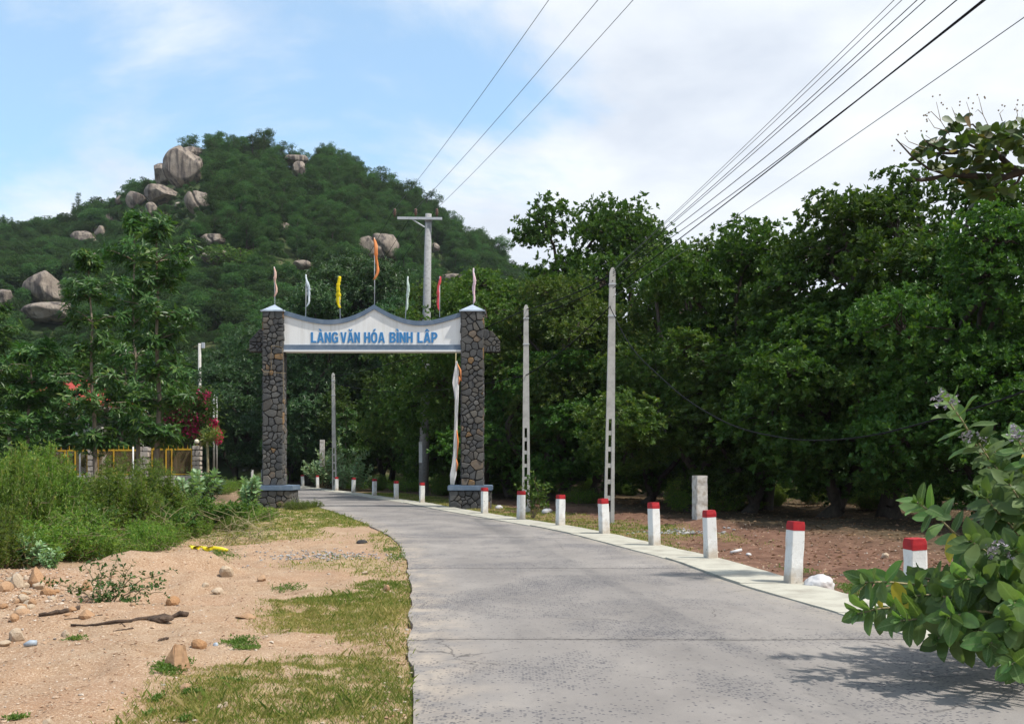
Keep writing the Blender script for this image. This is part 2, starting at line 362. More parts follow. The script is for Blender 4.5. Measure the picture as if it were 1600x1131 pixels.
def m_stone(attr):
    def b(g, p, out):
        r = g.new('ShaderNodeAttribute', attribute_name='rnd').outputs['Fac'] if attr else g.new('ShaderNodeObjectInfo').outputs['Random']
        c = g.ramp(r, STONE_COLS); v = opos(g)
        n = g.noise(v, 9, 6, .65); f = g.noise(v, 55, 3, .6)
        c = g.mix(g.ramp(n, [(.35, 0.), (.75, .6)]), c, (.145,.142,.138)); c = g.mix(g.math('MULTIPLY', f, .35), c, (.04,.04,.04))
        setp(g, p, Base_Color=c, Roughness=.85, Specular_IOR_Level=.25); bump(g, p, n, .6, .03)
    return b
M['stone'] = principled('wall_stone', m_stone(False)); M['stone_side'] = principled('wall_stone_mass', m_stone(True))
def m_granite(g, p, out):
    v = wpos(g)
    st = g.noise(g.vmul(v, (.9, .9, .10)), .9, 6, .65, .3); n = g.noise(v, .35, 6, .6); f = g.noise(v, 3.5, 5, .7)
    c = g.ramp(n, [(.3, (.22,.18,.145)), (.55, (.315,.265,.215)), (.75, (.41,.355,.295))])
    c = g.mix(g.ramp(st, [(.44, 0.), (.60, .9)]), c, (.055,.047,.047))
    c = g.mix(g.math('MULTIPLY', f, .3), c, (.17,.15,.14))
    setp(g, p, Base_Color=c, Roughness=.95, Specular_IOR_Level=.1); bump(g, p, g.math('ADD', st, g.math('MULTIPLY', f, .5)), .8, .6)
M['granite'] = principled('granite', m_granite)
def m_rock(name, a, b_, sc=9):
    def b(g, p, out):
        v = opos(g); n = g.noise(v, sc, 6, .6); r = g.new('ShaderNodeObjectInfo').outputs['Random']
        c = g.ramp(n, [(.32, a), (.68, b_)]); c = g.mix(g.math('MULTIPLY', r, .4), c, (.46,.37,.28))
        setp(g, p, Base_Color=c, Roughness=.9, Specular_IOR_Level=.2); bump(g, p, n, .6, .02)
    return principled(name, b)
M['rock_orange'] = m_rock('ochre_rock', (.29,.14,.06), (.42,.25,.13))
M['rock_pale'] = m_rock('pale_rock', (.36,.26,.165), (.50,.41,.31))
def m_pebble(g, p, out):
    r = g.new('ShaderNodeAttribute', attribute_name='rnd').outputs['Fac']
    setp(g, p, Base_Color=g.ramp(r, [(0, (.26,.14,.08)), (.35, (.36,.23,.14)), (.7, (.43,.31,.215)), (.94, (.52,.45,.37)), (1, (.16,.14,.13))]), Roughness=.9)
M['pebble'] = principled('pebble', m_pebble)
M['grey_gravel'] = principled('grey_gravel', lambda g, p, o: setp(g, p, Base_Color=g.ramp(g.new('ShaderNodeAttribute', attribute_name='rnd').outputs['Fac'], [(0, (.16,.155,.155)), (.6, (.29,.28,.275)), (1, (.46,.45,.43))]), Roughness=.9))
M['hillsoil'] = principled('hill_soil', lambda g, p, o: setp(g, p, Base_Color=g.ramp(g.noise(wpos(g), .18, 6, .6), [(.35, (.030,.052,.020)), (.55, (.055,.072,.028)), (.75, (.15,.12,.08))]), Roughness=1., Specular_IOR_Level=.05))
M['sand'] = worn('dry_sand', (.60,.50,.36), (.44,.35,.24), .5, .95, .5, use_obj=False)
M['yellow_metal'] = worn('yellow_metal', (.62,.38,.03), (.48,.28,.03), 5, .5, .1)
M['wire_mesh'] = worn('brown_mesh', (.19,.125,.035), (.13,.085,.03), 5, .6, .1)
M['fence_stone'] = m_rock('dressed_stone', (.38,.34,.30), (.56,.51,.46), 5)
M['globe'] = worn('cream_globe', (.78,.74,.58), (.70,.66,.52), 2, .3, 0)
M['house_wall'] = worn('cream_wall', (.70,.68,.62), (.58,.55,.48), .7, .85, .1)
M['roof_red'] = worn('red_roof', (.36,.045,.03), (.26,.04,.03), 2, .7, .4)
M['glass_dark'] = principled('dark_glass', lambda g, p, o: setp(g, p, Base_Color=(.03,.035,.04), Roughness=.12))
def cloth(name, a, b_): return worn(name, a, b_, 4, .85, .1, (.4, .7), .1)
M['c_pink'] = cloth('faded_orange_pink_cloth', (.56,.34,.27), (.66,.50,.42)); M['c_ice'] = cloth('pale_blue_cloth', (.50,.58,.64), (.62,.68,.72))
M['c_yellow'] = cloth('yellow_cloth', (.72,.58,.02), (.60,.47,.02)); M['c_orange'] = cloth('orange_cloth', (.66,.20,.06), (.72,.32,.14))
M['c_mint'] = cloth('pale_green_cloth', (.46,.60,.52), (.60,.68,.62)); M['c_red'] = cloth('red_cloth', (.55,.05,.07), (.62,.13,.14))
M['c_rose'] = cloth('pale_pink_cloth', (.68,.45,.50), (.72,.60,.62)); M['c_white'] = cloth('white_cloth', (.78,.77,.75), (.70,.67,.64))
M['plastic_white'] = worn('white_plastic', (.56,.55,.55), (.42,.33,.28), 3, .4, .2, (.5, .75)); M['plastic_yellow'] = worn('yellow_plastic', (.80,.66,.02), (.68,.55,.03), 6, .4, .1)
M['plastic_blue'] = worn('grey_blue_plastic', (.30,.36,.42), (.45,.48,.52), 8, .4, .1); M['rubber'] = worn('dark_rubber', (.03,.03,.033), (.07,.065,.06), 8, .8, .2)

# ------------------------------------------------------------------ the lie of the road
_B = np.array([(-14,5.2),(-4,5.1),(2,4.95),(5,4.8),(8,4.52),(10.6,4.2),(13.4,3.65),(16.85,3.30),(19.6,2.73),(22.8,2.08),(25.8,1.23),(28.7,.25),
  (32,-.86),(35.6,-2.05),(40.8,-3.57),(45.1,-5.1),(49.6,-6.67),(55,-8.5),(58.8,-10.1),(64.8,-12.3),(70,-14.3),(76.6,-16.9),(84,-20.2),(92,-24),(100,-28.4),(110,-35),(122,-44)])
_L = np.array([(-14,-.35),(-4,-.3),(3,-.42),(6.2,-.60),(9.16,-.92),(12.3,-1.24),(15,-1.52),(17.3,-1.80),(19.5,-2.10),(21.8,-2.50),(25,-3.3),(31,-5.0),(36.5,-6.75),(41.4,-8.35)])
_dd = np.arange(-16, 124, .1)
def _sm(y, w=21):
    k = np.ones(w)/w; return np.convolve(np.pad(y, w//2, mode='edge'), k, 'valid')
_bx = _sm(np.interp(_dd, _B[:,0], _B[:,1]))
_slope = np.gradient(_bx, _dd)
_far = _bx-.72-3.9*np.sqrt(1+_slope**2)
_lx = np.where(_dd < 42, np.interp(_dd, _L[:,0], _L[:,1]), _far)
_lx = _sm(_lx*(1-smooth01(34,46,_dd))+_far*smooth01(34,46,_dd), 15)
def BX(d): return np.interp(d, _dd, _bx)
def BS(d): return np.interp(d, _dd, _slope)
def LX(d): return np.interp(d, _dd, _lx)
def RXE(d): return BX(d)-.72*np.sqrt(1+BS(d)**2)       # slab edge that meets the kerb strip
def KOUT(d): return BX(d)+.14*np.sqrt(1+BS(d)**2)

# ------------------------------------------------------------------ ground
def bumpg(x, y, cx, cy, r, h): return h*np.exp(-(((x-cx)**2+(y-cy)**2)/r**2))
def ground_h(x, y):
    x = np.asarray(x, float); y = np.asarray(y, float)
    xl = LX(y); kr = KOUT(y); L = xl-x; Rr = x-kr
    near = 1-smooth01(40, 60, y)
    left = -.032+.01*smooth01(.1, 1.4, L)+(fbm(x*.55, y*.55, 3)-.45)*.30*smooth01(.8, 3, L)*near+(fbm(x*2.1, y*2.1, 8, 3)-.5)*.13*smooth01(.2, 1.2, L)*near
    left = left+(fbm(x*6, y*6, 12, 2)-.5)*.05*smooth01(0, .6, L)*near
    left = left+bumpg(x, y, -5.3, 14.2, .55, .34)+bumpg(x, y, -4.6, 14.7, .45, .30)+bumpg(x, y, -6.4, 13.4, .9, .16)+bumpg(x, y, -2.9, 8.2, .7, .07)
    right = -.05+(fbm(x*.5, y*.5, 31)-.4)*.30*smooth01(.3, 2.5, Rr)*near+(fbm(x*2.3, y*2.3, 35, 3)-.5)*.12*smooth01(.1, .9, Rr)*near
    right = right+bumpg(x, y, 4.72, 25.6, .9, .22)
    far = smooth01(40, 70, y)
    h = np.where(L > -.02, left, np.where(Rr > -.02, right, -.2))
    h = np.where((L > -.02) | (Rr > -.02), h*(1-far)+(-.06)*far, h)
    h = np.where(y > 123, np.where(h < -.15, -.06, h), h)
    return np.where(np.abs(x) > 120, -.06, h)
def GH(x, y): return float(ground_h(np.array([x]), np.array([y]))[0])

def ell(x, y, e):
    s = 0
    for cx, cy, rx, ry, w in e: s = np.maximum(s, w*np.clip(1.45-np.sqrt(((x-cx)/rx)**2+((y-cy)/ry)**2), 0, 1))
    return s
GRASS_L = [(-1.3,6.9,1.25,1.7,1.6),(-1.35,9.6,.55,.9,.9),(-1.75,13.6,.5,1.2,.9),(-2.1,15.6,.5,1.5,.95),(-1.7,8.1,.8,.5,.55),(-1.75,11.2,1.0,1.6,1.5),(-2.7,16.4,1.2,1.5,.9),(-3.1,17.8,.9,.6,.55),(-3.5,20.5,2.0,.6,.55),(-5.9,26.5,2.8,6.5,1.7),(-7.8,33,3.0,6.5,1.7),(-5.2,17.2,.9,.6,.8),(-2.25,18.8,.5,1.0,.6),(-4.1,22.4,1.1,.8,.7)]
def grass_w(x, y):
    L = LX(y)-x; Rr = x-KOUT(y)
    n = fbm(x*1.3, y*1.0, 51); n2 = fbm(x*6.5, y*6.5, 55, 3)
    gl = np.where(L > -.04, np.maximum(ell(x, y, GRASS_L), .80*(1-smooth01(.2, 1.3, L))), 0)
    gl = gl*(1-.9*np.clip(1.2-np.sqrt(((x+3.9)/1.0)**2+((y-24.5)/1.6)**2), 0, 1))
    gr = np.where(Rr > .02, smooth01(17, 23, y)*(1-smooth01(1.8, 3.6, Rr))*.95+.55*(1-smooth01(.1, .9, Rr))+.35*smooth01(1.5, 4, Rr)*(1-smooth01(5, 9, Rr)), 0)
    gr = gr*(1-smooth01(58, 75, y))
    wv = np.maximum(gl, gr)
    n3 = vnoise(x*17, y*17, 58)
    return np.clip((wv*1.15-1.5*(n*.45+n2*.35+n3*.2)+.08)*1.5, 0, .8)*np.clip(n2*2.4-.5, .12, 1)

xs = np.unique(np.r_[-2500,-1200,-600,-350,-220,-150,-110,np.arange(-80,-24,4.),np.arange(-24,-12,.8),np.arange(-12,-.2,.085),np.arange(-.2,3.,.3),np.arange(3.,9,.12),np.arange(9,20,.6),np.arange(20,60,4.),60,80,110,150,220,350,600,1200,2500].copy() if False else
    np.concatenate([[-2500,-1200,-600,-350,-220,-150,-110],np.arange(-80,-24,3.),np.arange(-24,-10,.5),np.arange(-10,0,.085),np.arange(0,3.,.14),np.arange(3.,9,.11),np.arange(9,20,.5),np.arange(20,60,4.),[60,80,110,150,220,350,600,1200,2500]]))
ys = np.unique(np.concatenate([[-900,-400,-150,-60,-30,-14],np.arange(-12,4,1.),np.arange(4,22,.10),np.arange(22,42,.28),np.arange(42,62,.8),np.arange(62,124,2.),[124.5,130,150,200,300,600,1200,2500,3500]]))
X, Y = np.meshgrid(xs, ys); Z = ground_h(X, Y)
nx, ny = len(xs), len(ys); i, j = np.meshgrid(np.arange(ny-1), np.arange(nx-1), indexing='ij')
Fg = np.stack([i*nx+j, i*nx+j+1, (i+1)*nx+j+1, (i+1)*nx+j], -1).reshape(-1, 4)
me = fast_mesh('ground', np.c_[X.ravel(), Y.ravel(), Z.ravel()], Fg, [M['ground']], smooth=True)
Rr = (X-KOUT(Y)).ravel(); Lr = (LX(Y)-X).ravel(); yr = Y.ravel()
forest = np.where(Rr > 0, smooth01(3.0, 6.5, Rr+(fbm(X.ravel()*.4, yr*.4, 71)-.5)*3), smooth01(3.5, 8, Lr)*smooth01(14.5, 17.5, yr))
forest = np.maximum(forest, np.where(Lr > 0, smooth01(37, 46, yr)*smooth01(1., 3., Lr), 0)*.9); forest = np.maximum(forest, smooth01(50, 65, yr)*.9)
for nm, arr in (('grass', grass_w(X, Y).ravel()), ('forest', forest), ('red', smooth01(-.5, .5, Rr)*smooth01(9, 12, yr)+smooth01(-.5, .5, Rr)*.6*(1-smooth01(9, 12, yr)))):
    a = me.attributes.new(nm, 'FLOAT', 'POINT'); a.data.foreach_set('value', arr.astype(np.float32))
struct(add('ground', me))

# ------------------------------------------------------------------ road: base with a slab per pour, kerb strip with its own pours
rows = np.arange(-13, 121, 1.0)
mb = MB()
n = len(rows); V = np.r_[np.c_[LX(rows)+.06, rows, np.full(n, -.07)], np.c_[KOUT(rows)-.05, rows, np.full(n, -.07)]]
a = np.arange(n-1); mb.add(V, np.stack([a, a+n, a+n+1, a+1], -1))
road = struct(add('road', mb.mesh('road', M['joint'])))
tag(road, 'pale worn concrete lane curving left under the stone gate')
joints = [-12.5,-6.2,-.2,3.35,9.22,15.5,21.8,28.1,34.4,40.7,47,53.3,59.6,66,72.4,78.8,85.2,92,98.5,105,112,119]
for ka, kb in zip(joints[:-1], joints[1:]):
    step = .22 if kb < 45 else .8
    yy = np.linspace(ka+.009, kb-.009, max(3, int((kb-ka)/step))); nc = 15; t = np.linspace(0, 1, nc)
    le = LX(yy)+(fbm(yy*.9, yy*0, 61, 4)-.5)*.14+(fbm(yy*4.3, yy*0, 63, 2)-.5)*.02
    re = RXE(yy)-.006+(vnoise(yy*2.5, yy*0, 64)-.5)*.025
    XX = le[:,None]*(1-t)+re[:,None]*t
    wob = (vnoise(XX*2.4, XX*0+ka, 66)-.5)*.02
    YY = np.repeat(yy[:,None], nc, 1); YY[0] += wob[0]+.004; YY[-1] += (vnoise(XX[-1]*2.4, XX[-1]*0+kb, 66)-.5)*.02-.004
    ZZ = (fbm(XX*1.1, YY*1.1, 68, 3)-.5)*.018
    ZZ[:,0] -= .012; ZZ[0] -= .004; ZZ[-1] -= .004
    m = len(yy); top = np.c_[XX.ravel(), YY.ravel(), ZZ.ravel()]
    ii, jj = np.meshgrid(np.arange(m-1), np.arange(nc-1), indexing='ij')
    F = np.stack([ii*nc+jj, ii*nc+jj+1, (ii+1)*nc+jj+1, (ii+1)*nc+jj], -1).reshape(-1, 4)
    ring = np.r_[np.arange(nc), np.arange(1, m)*nc+nc-1, (m-1)*nc+np.arange(nc-2, -1, -1), np.arange(m-2, 0, -1)*nc]
    low = top[ring].copy(); low[:,2] = -.17; rb = np.arange(len(ring))
    S = np.stack([ring, len(top)+rb, len(top)+(rb+1) % len(rb), ring[(rb+1) % len(rb)]], -1)
    sm_ = fast_mesh('slab', np.r_[top, low], np.r_[F, S], [M['road']]); at_ = sm_.attributes.new('across', 'FLOAT', 'POINT'); at_.data.foreach_set('value', np.r_[np.tile(t, m), np.zeros(len(ring))].astype(np.float32)); at_ = sm_.attributes.new('jointd', 'FLOAT', 'POINT'); je = np.zeros((m, nc)); je[0] = 1; je[-1] = 1; at_.data.foreach_set('value', np.r_[je.ravel(), np.ones(len(ring))].astype(np.float32)); add('slab', sm_, road)
kerb = struct(add('kerb', None)); tag(kerb, 'pale concrete edging strip along the right side of the road')
kj = np.concatenate([np.arange(-12, 8, 3.3), [7.6, 10.75, 13.35, 17.0, 19.75, 22.9, 25.9, 28.8, 32.1, 35.7, 40.9, 45.2, 49.7, 55.1, 58.9, 64.9, 70.1, 76.7, 84, 92, 100, 110, 119]]); kj = np.unique(kj)
for ka, kb in zip(kj[:-1], kj[1:]):
    yy = np.linspace(ka+.006, kb-.006, 9); k = vnoise(np.array([ka*3.1]), np.array([0.]), 5)[0]
    ins = RXE(yy)+.006+(k-.5)*.05+(vnoise(yy*2, yy*0, 73)-.5)*.02; out = KOUT(yy)+(vnoise(yy*3, yy*0, 74)-.5)*.06
    z = .012+.014*k
    V = np.r_[np.c_[ins, yy, np.full(9, z)], np.c_[out, yy, np.full(9, z+.004)], np.c_[ins, yy, np.full(9, -.15)], np.c_[out, yy, np.full(9, -.2)]]
    q = np.arange(8)
    F = np.r_[np.stack([q, q+9, q+10, q+1], -1), np.stack([q+1, q+19, q+18, q], -1), np.stack([q+9, q+27, q+28, q+10], -1), [[0,18,27,9],[8,17,35,26]]]
    add('kerb_block', fast_mesh('kerb_block', V, F, [M['kerb']]), kerb)

# ------------------------------------------------------------------ hill
SIL = np.array([(-1600,420),(-600,400),(-200,372),(0,366),(40,370),(75,366),(110,358),(140,346),(180,334),(200,312),(240,292),(262,286),(285,262),(320,250),(350,250),(390,246),(420,250),(460,262),(500,262),(545,272),(580,300),(620,318),(650,332),(690,362),(720,386),(770,416),(800,442),(840,472),(880,502),(960,540),(1050,560),(1250,620),(1700,690),(3000,720)], float)
Y0, YR = 92., 300.
def hill_h(x, y):
    x = np.asarray(x, float); y = np.asarray(y, float)
    px = 800+1600*x/np.maximum(y, 1)
    top = CAM_Z+(724-np.interp(px, SIL[:,0], SIL[:,1]))/1600*YR
    t = (y-Y0)/(YR-Y0)
    prof = np.where(t < 1, np.clip(t, 0, 1)**1.08, 1-.55*(np.clip(t, 1, 9)-1)**1.2)
    nz = (fbm(x*.03, y*.03, 81, 4)-.5)*9*smooth01(0, .25, t)*(1-smooth01(.8, .97, t))+(fbm(x*.12, y*.12, 85, 3)-.5)*2.5*smooth01(0, .2, t)*(1-smooth01(.9, 1, t))
    return np.where(t < 0, -2.0, np.maximum(top*prof+nz, -2)-.35)
pxs = np.concatenate([np.arange(-1600, -200, 100.), np.arange(-200, 1100, 8.), np.arange(1100, 3000, 100.)])
yv = np.concatenate([[88.], np.arange(92, 306, 3.), [312, 330, 360, 400, 460, 560]])
PXg, Yg = np.meshgrid(pxs, yv); Xg = (PXg-800)/1600*Yg; Zg = hill_h(Xg, Yg)
nx, ny = len(pxs), len(yv); i, j = np.meshgrid(np.arange(ny-1), np.arange(nx-1), indexing='ij')
struct(add('hill', fast_mesh('hill', np.c_[Xg.ravel(), Yg.ravel(), Zg.ravel()], np.stack([i*nx+j, i*nx+j+1, (i+1)*nx+j+1, (i+1)*nx+j], -1).reshape(-1, 4), [M['hillsoil']], smooth=True)))
def hill_hit(px, py):
    yv = np.arange(Y0, YR+1, .5); x = (px-800)/1600*yv; zr = CAM_Z+(724-py)/1600*yv
    k = np.nonzero(zr <= hill_h(x, yv))[0]
    return float(yv[k[0]]) if len(k) else None

# boulders: centre px, size px, label
def rock_mesh(name, rng, sub=4, lump=.28, flat=0.0, mat=None, crease=.0, smooth=True, planes=7):
    bm = bmesh.new(); bmesh.ops.create_icosphere(bm, subdivisions=sub, radius=1.0)
    P = np.array([v.co[:] for v in bm.verts]); sd = int(rng.integers(1, 9999))
    for _ in range(planes):                     # slice by random planes for broad flat faces
        nrm = rng.normal(size=3); nrm /= np.linalg.norm(nrm); dlim = rng.uniform(.60, .9)
        dd = P@nrm; over = dd > dlim; P[over] -= np.outer((dd[over]-dlim)*.92, nrm)
    r = 1+lump*vnoise3(P, 1.1, sd)+lump*.35*vnoise3(P, 3.1, sd+50)
    if crease:
        q = np.abs(P[:,0]*.8+P[:,2]*.5+vnoise3(P, 1.5, sd+9)*.35-.1); r -= crease*np.exp(-(q/.07)**2)
    P = P*r[:,None]
    F = np.array([[v.index for v in f.verts] for f in bm.faces]); bm.free()
    ext = P.max(0)-P.min(0); P = (P-P.min(0))/ext*2-1          # fits -1..1
    return fast_mesh(name, P, F, [mat], smooth=smooth)
BOULD = [  # cx, cy, w, h (px), tilt, crease, seat back, label
 (290,262,66,62,.35,0,0,'huge rounded granite boulder perched highest at the left end of the summit'),
 (300,243,46,24,.1,0,6,'flat granite cap showing behind the huge perched summit boulder'),
 (256,272,34,34,.2,0,4,'granite lobe leaning on the left of the huge perched summit boulder'),
 (252,304,52,30,-.3,0,-2,'sloping grey boulder under the huge perched summit boulder'),
 (213,313,32,28,.2,0,0,'rounded grey boulder left of the boulder stack near the summit'),
 (236,327,20,22,.3,0,-3,'small dark boulder at the lower foot of the summit boulder stack'),
 (308,318,38,36,.6,.3,0,'cracked pinkish boulder below the huge perched summit boulder'),
 (281,322,16,12,0,0,0,'small pale boulder just left of the cracked pinkish boulder'),
 (73,452,68,56,.35,0,0,'big tan boulder with a sheer streaked face on the left slope'),
 (84,489,84,30,-.1,0,-2,'flat tan rock ledge under the big tan boulder on the left slope'),
 (4,467,34,32,.2,0,0,'grey boulder cut by the left edge of the picture'),
 (131,373,38,22,.2,0,0,'low rounded boulder in the scrub below the lone ridge tree'),
 (157,363,18,20,.2,0,0,'small boulder touching the low rounded boulder on the left slope'),
 (145,413,15,38,.1,0,0,'tall narrow upright boulder behind the slender trees'),
 (334,375,34,20,.1,.2,0,'pale split boulder in mid slope, upper of two above the yellow-green bush'),
 (338,403,46,25,-.1,.25,0,'pale notched boulder in mid slope, lower of two beside the yellow-green bush'),
 (463,251,38,20,.1,0,4,'pale rounded boulder on the summit skyline between the trees'),
 (467,265,24,26,.2,0,0,'small pale boulder just under the pale summit skyline boulder'),
 (472,415,28,14,0,0,0,'small grey boulder in the trees above the pale blue flag'),
 (592,390,62,46,-.25,.22,0,'large cracked pale boulder behind the orange flag of the gate'),
 (706,436,34,20,.1,0,0,'low grey boulder behind the red flag of the gate'),
 (680,388,14,16,.1,0,0,'small dark boulder just right of the crossarm pole'),
 (169,341,13,14,.2,0,0,'tiny boulder by the ridge left of the boulder stack'),
 (187,313,13,14,.2,0,0,'tiny boulder high on the ridge left of the boulder stack'),
 (335,526,22,12,.1,0,0,'small pale boulder low on the slope left of the left gate pillar'),
 (444,356,16,18,.4,0,0,'small pinkish boulder half sunk in the trees at mid slope'),
]
rb = np.random.default_rng(21); boulders_px = []
for cx_, cy_, w_, h_, tilt, cr, back, lab in BOULD:
    d = hill_hit(cx_, cy_+h_*.38) or YR-4
    d = min(d, YR-3)+back*.5-1.0
    d = max(d, 96)
    sx, sz = w_/3200*d, h_/3200*d
    o = add('boulder', rock_mesh('boulder', rb, 5, .20, mat=M['granite'], crease=cr, planes=9), None, (PX(cx_, d), d, PZ(cy_+h_*.04, d)), (0, 0, rb.uniform(-.3, .3)), (sx*1.02, max(sx, sz)*.95, sz*1.06))
    tag(o, lab, 'boulder', 'granite boulders on the hill'); boulders_px.append((cx_, cy_, w_, h_, d))

# ------------------------------------------------------------------ foliage builders
def unit(v): return v/(np.linalg.norm(v, axis=-1, keepdims=True)+1e-9)
def kites(P, D, N, L, W, fold=.15, wide=.55, droop=.10):
    S = unit(np.cross(D, N)); L = L[:,None]; W = W[:,None]
    V = np.stack([P, P+D*L*wide+S*W*.5+N*W*fold, P+D*L-N*L*droop, P+D*L*wide-S*W*.5+N*W*fold], 1)
    return V.reshape(-1, 3), np.arange(len(P)*4).reshape(-1, 4)
def rosettes(rng, P, A, k, L, W, tilt=(.5, 1.35), droop=0., wide=.6, fold=.15, spread=.0, corr=.5):
    n = len(P); A = unit(A); ref = np.where(np.abs(A[:,2:3]) < .9, [[0,0,1.]], [[1.,0,0]])
    U = unit(np.cross(A, ref)); Wv = np.cross(A, U); base = rng.uniform(0, 6.28, n); rr = rng.uniform(0, 1, n)
    pv, dv, nv, lv, wv, rv = [], [], [], [], [], []
    for q in range(k):
        ph = base+q*2.399+rng.normal(0, .25, n); th = rng.uniform(tilt[0], tilt[1], n)
        D = np.cos(th)[:,None]*A+np.sin(th)[:,None]*(np.cos(ph)[:,None]*U+np.sin(ph)[:,None]*Wv); D[:,2] -= droop*rng.uniform(.4, 1.3, n); D = unit(D)
        N = A-(A*D).sum(1)[:,None]*D+rng.normal(0, .28, (n, 3)); N = unit(N-(N*D).sum(1)[:,None]*D)
        ls = L*rng.uniform(.65, 1.2, n)
        pv.append(P+A*(rng.uniform(-spread, spread, n))[:,None]); dv.append(D); nv.append(N); lv.append(ls); wv.append(W*ls/L*rng.uniform(.85, 1.15, n)); rv.append(np.clip(corr*rr+(1-corr)*rng.uniform(0, 1, n), 0, 1))
    V, F = kites(np.concatenate(pv), np.concatenate(dv), np.concatenate(nv), np.concatenate(lv), np.concatenate(wv), fold, wide)
    return V, F, np.concatenate(rv)
def lobe_points(rng, lobes, ncl, per, flat=.5, cs=.32, shell=.3, low=-.55):
    """clumps on the skins of a set of lobes -> points and outward axes"""
    C = np.array([l[:3] for l in lobes]); r = np.array([l[3] for l in lobes]); pr = r**2/np.sum(r**2)
    k = rng.choice(len(lobes), ncl*4, p=pr); d = unit(rng.normal(size=(ncl*4, 3)))
    ok = d[:,2] > low+rng.uniform(-.3, .3, ncl*4); k, d = k[ok], d[ok]
    P = C[k]+d*r[k][:,None]*np.array([1, 1, .8])*(1-np.abs(rng.normal(0, shell, len(k))))[:,None]
    dist = np.linalg.norm((P[:,None,:]-C[None])/r[None,:,None], axis=2); dist[np.arange(len(k)), k] = 9
    ok = dist.min(1) > .68; P, d, k = P[ok][:ncl], d[ok][:ncl], k[ok][:ncl]
    A = unit(d*.6+np.array([0, 0, .55])+rng.normal(0, .25, d.shape))
    idx = np.repeat(np.arange(len(P)), per); off = rng.normal(0, cs, (len(idx), 3))*np.array([1, 1, flat])
    off -= (np.abs((off*A[idx]).sum(1))*.3)[:,None]*A[idx]
    return P[idx]+off, unit(A[idx]+off*.9+rng.normal(0, .35, off.shape)), P, k

def limb(mb, p, q, r0, r1, rng, n=6, wob=.08, seg=7):
    t = np.linspace(0, 1, n)[:,None]; p = np.array(p); q = np.array(q); L = np.linalg.norm(q-p)
    pts = p*(1-t)+q*t+rng.normal(0, wob*L*.5, (n, 3))*np.sin(np.pi*t)
    pts[:,2] += .08*L*np.sin(np.pi*t[:,0]); mb.tube(pts, np.linspace(r0, r1, n), seg, False); return pts

def broad_tree(seed, H, Rm, base, nl, ncl, per, L, W, leaf, k=8, lobe=(1.2, 2.0), trunk_r=.26, lean=.5, shape=1.0, tilt=(.45, 1.3), droop=0., cs=.32, forks=3, tmat='bark', low=-.55, wide=.62):
    rng = np.random.default_rng(seed); lobes = []
    for q in range(nl):
        u = (q+.5)/nl; z = base+lobe[0]*.7+(H-base-lobe[0]*1.5)*u**.85; a = q*2.399+rng.normal(0, .4)
        rad = Rm*np.sqrt(max(0.05, 1-((u-.25*shape)/(.92))**2 if u > .25*shape else .75+u))*rng.uniform(.35, .95)
        rad = max(0, min(rad, Rm)-lobe[0]*.55)
        lobes.append((math.cos(a)*rad, math.sin(a)*rad, z, rng.uniform(*lobe)*(1.05-.3*u)))
    lobes.append((rng.normal(0, .3), rng.normal(0, .3), H-lobe[0]*.9, lobe[0]*.9))
    P, A, C, kk = lobe_points(rng, lobes, ncl, per, cs=cs, low=low)
    V, F, rv = rosettes(rng, P, A, k, L, W, tilt, droop, wide)
    crown = fast_mesh('crown', V, F, [M[leaf]], rnd=rv)
    mb = MB(); top = np.array([lean*rng.normal(), lean*rng.normal(), base+.25*(H-base)])
    fork = np.array([top[0]*.5, top[1]*.5, base*.62])
    tp = np.array([[0,0,-.3],[0,0,.05],fork*.45+[0,0,.0],fork]); mb.tube(tp, [trunk_r*1.55, trunk_r*1.15, trunk_r, trunk_r*.9], 10, False)
    hubs = []
    for q in range(forks):
        a = q*6.28/forks+rng.uniform(-.5, .5); e = top+[math.cos(a)*Rm*.28, math.sin(a)*Rm*.28, rng.uniform(-.3, .9)]
        limb(mb, fork, e, trunk_r*.72, trunk_r*.42, rng, 6); hubs.append(e)
    hubs = np.array(hubs)
    for q, l in enumerate(lobes):
        c = np.array(l[:3]); h = hubs[np.argmin(np.linalg.norm(hubs-c, axis=1))]
        limb(mb, h, c, trunk_r*.38, .045, rng, 6, .12)
        tips = C[kk == q]
        for t in tips[:14]: limb(mb, c, t, .035, .010, rng, 4, .15, 4)
    return mb.mesh('trunk', M[tmat], True), crown, float(np.percentile(V[:,2], 99.7))

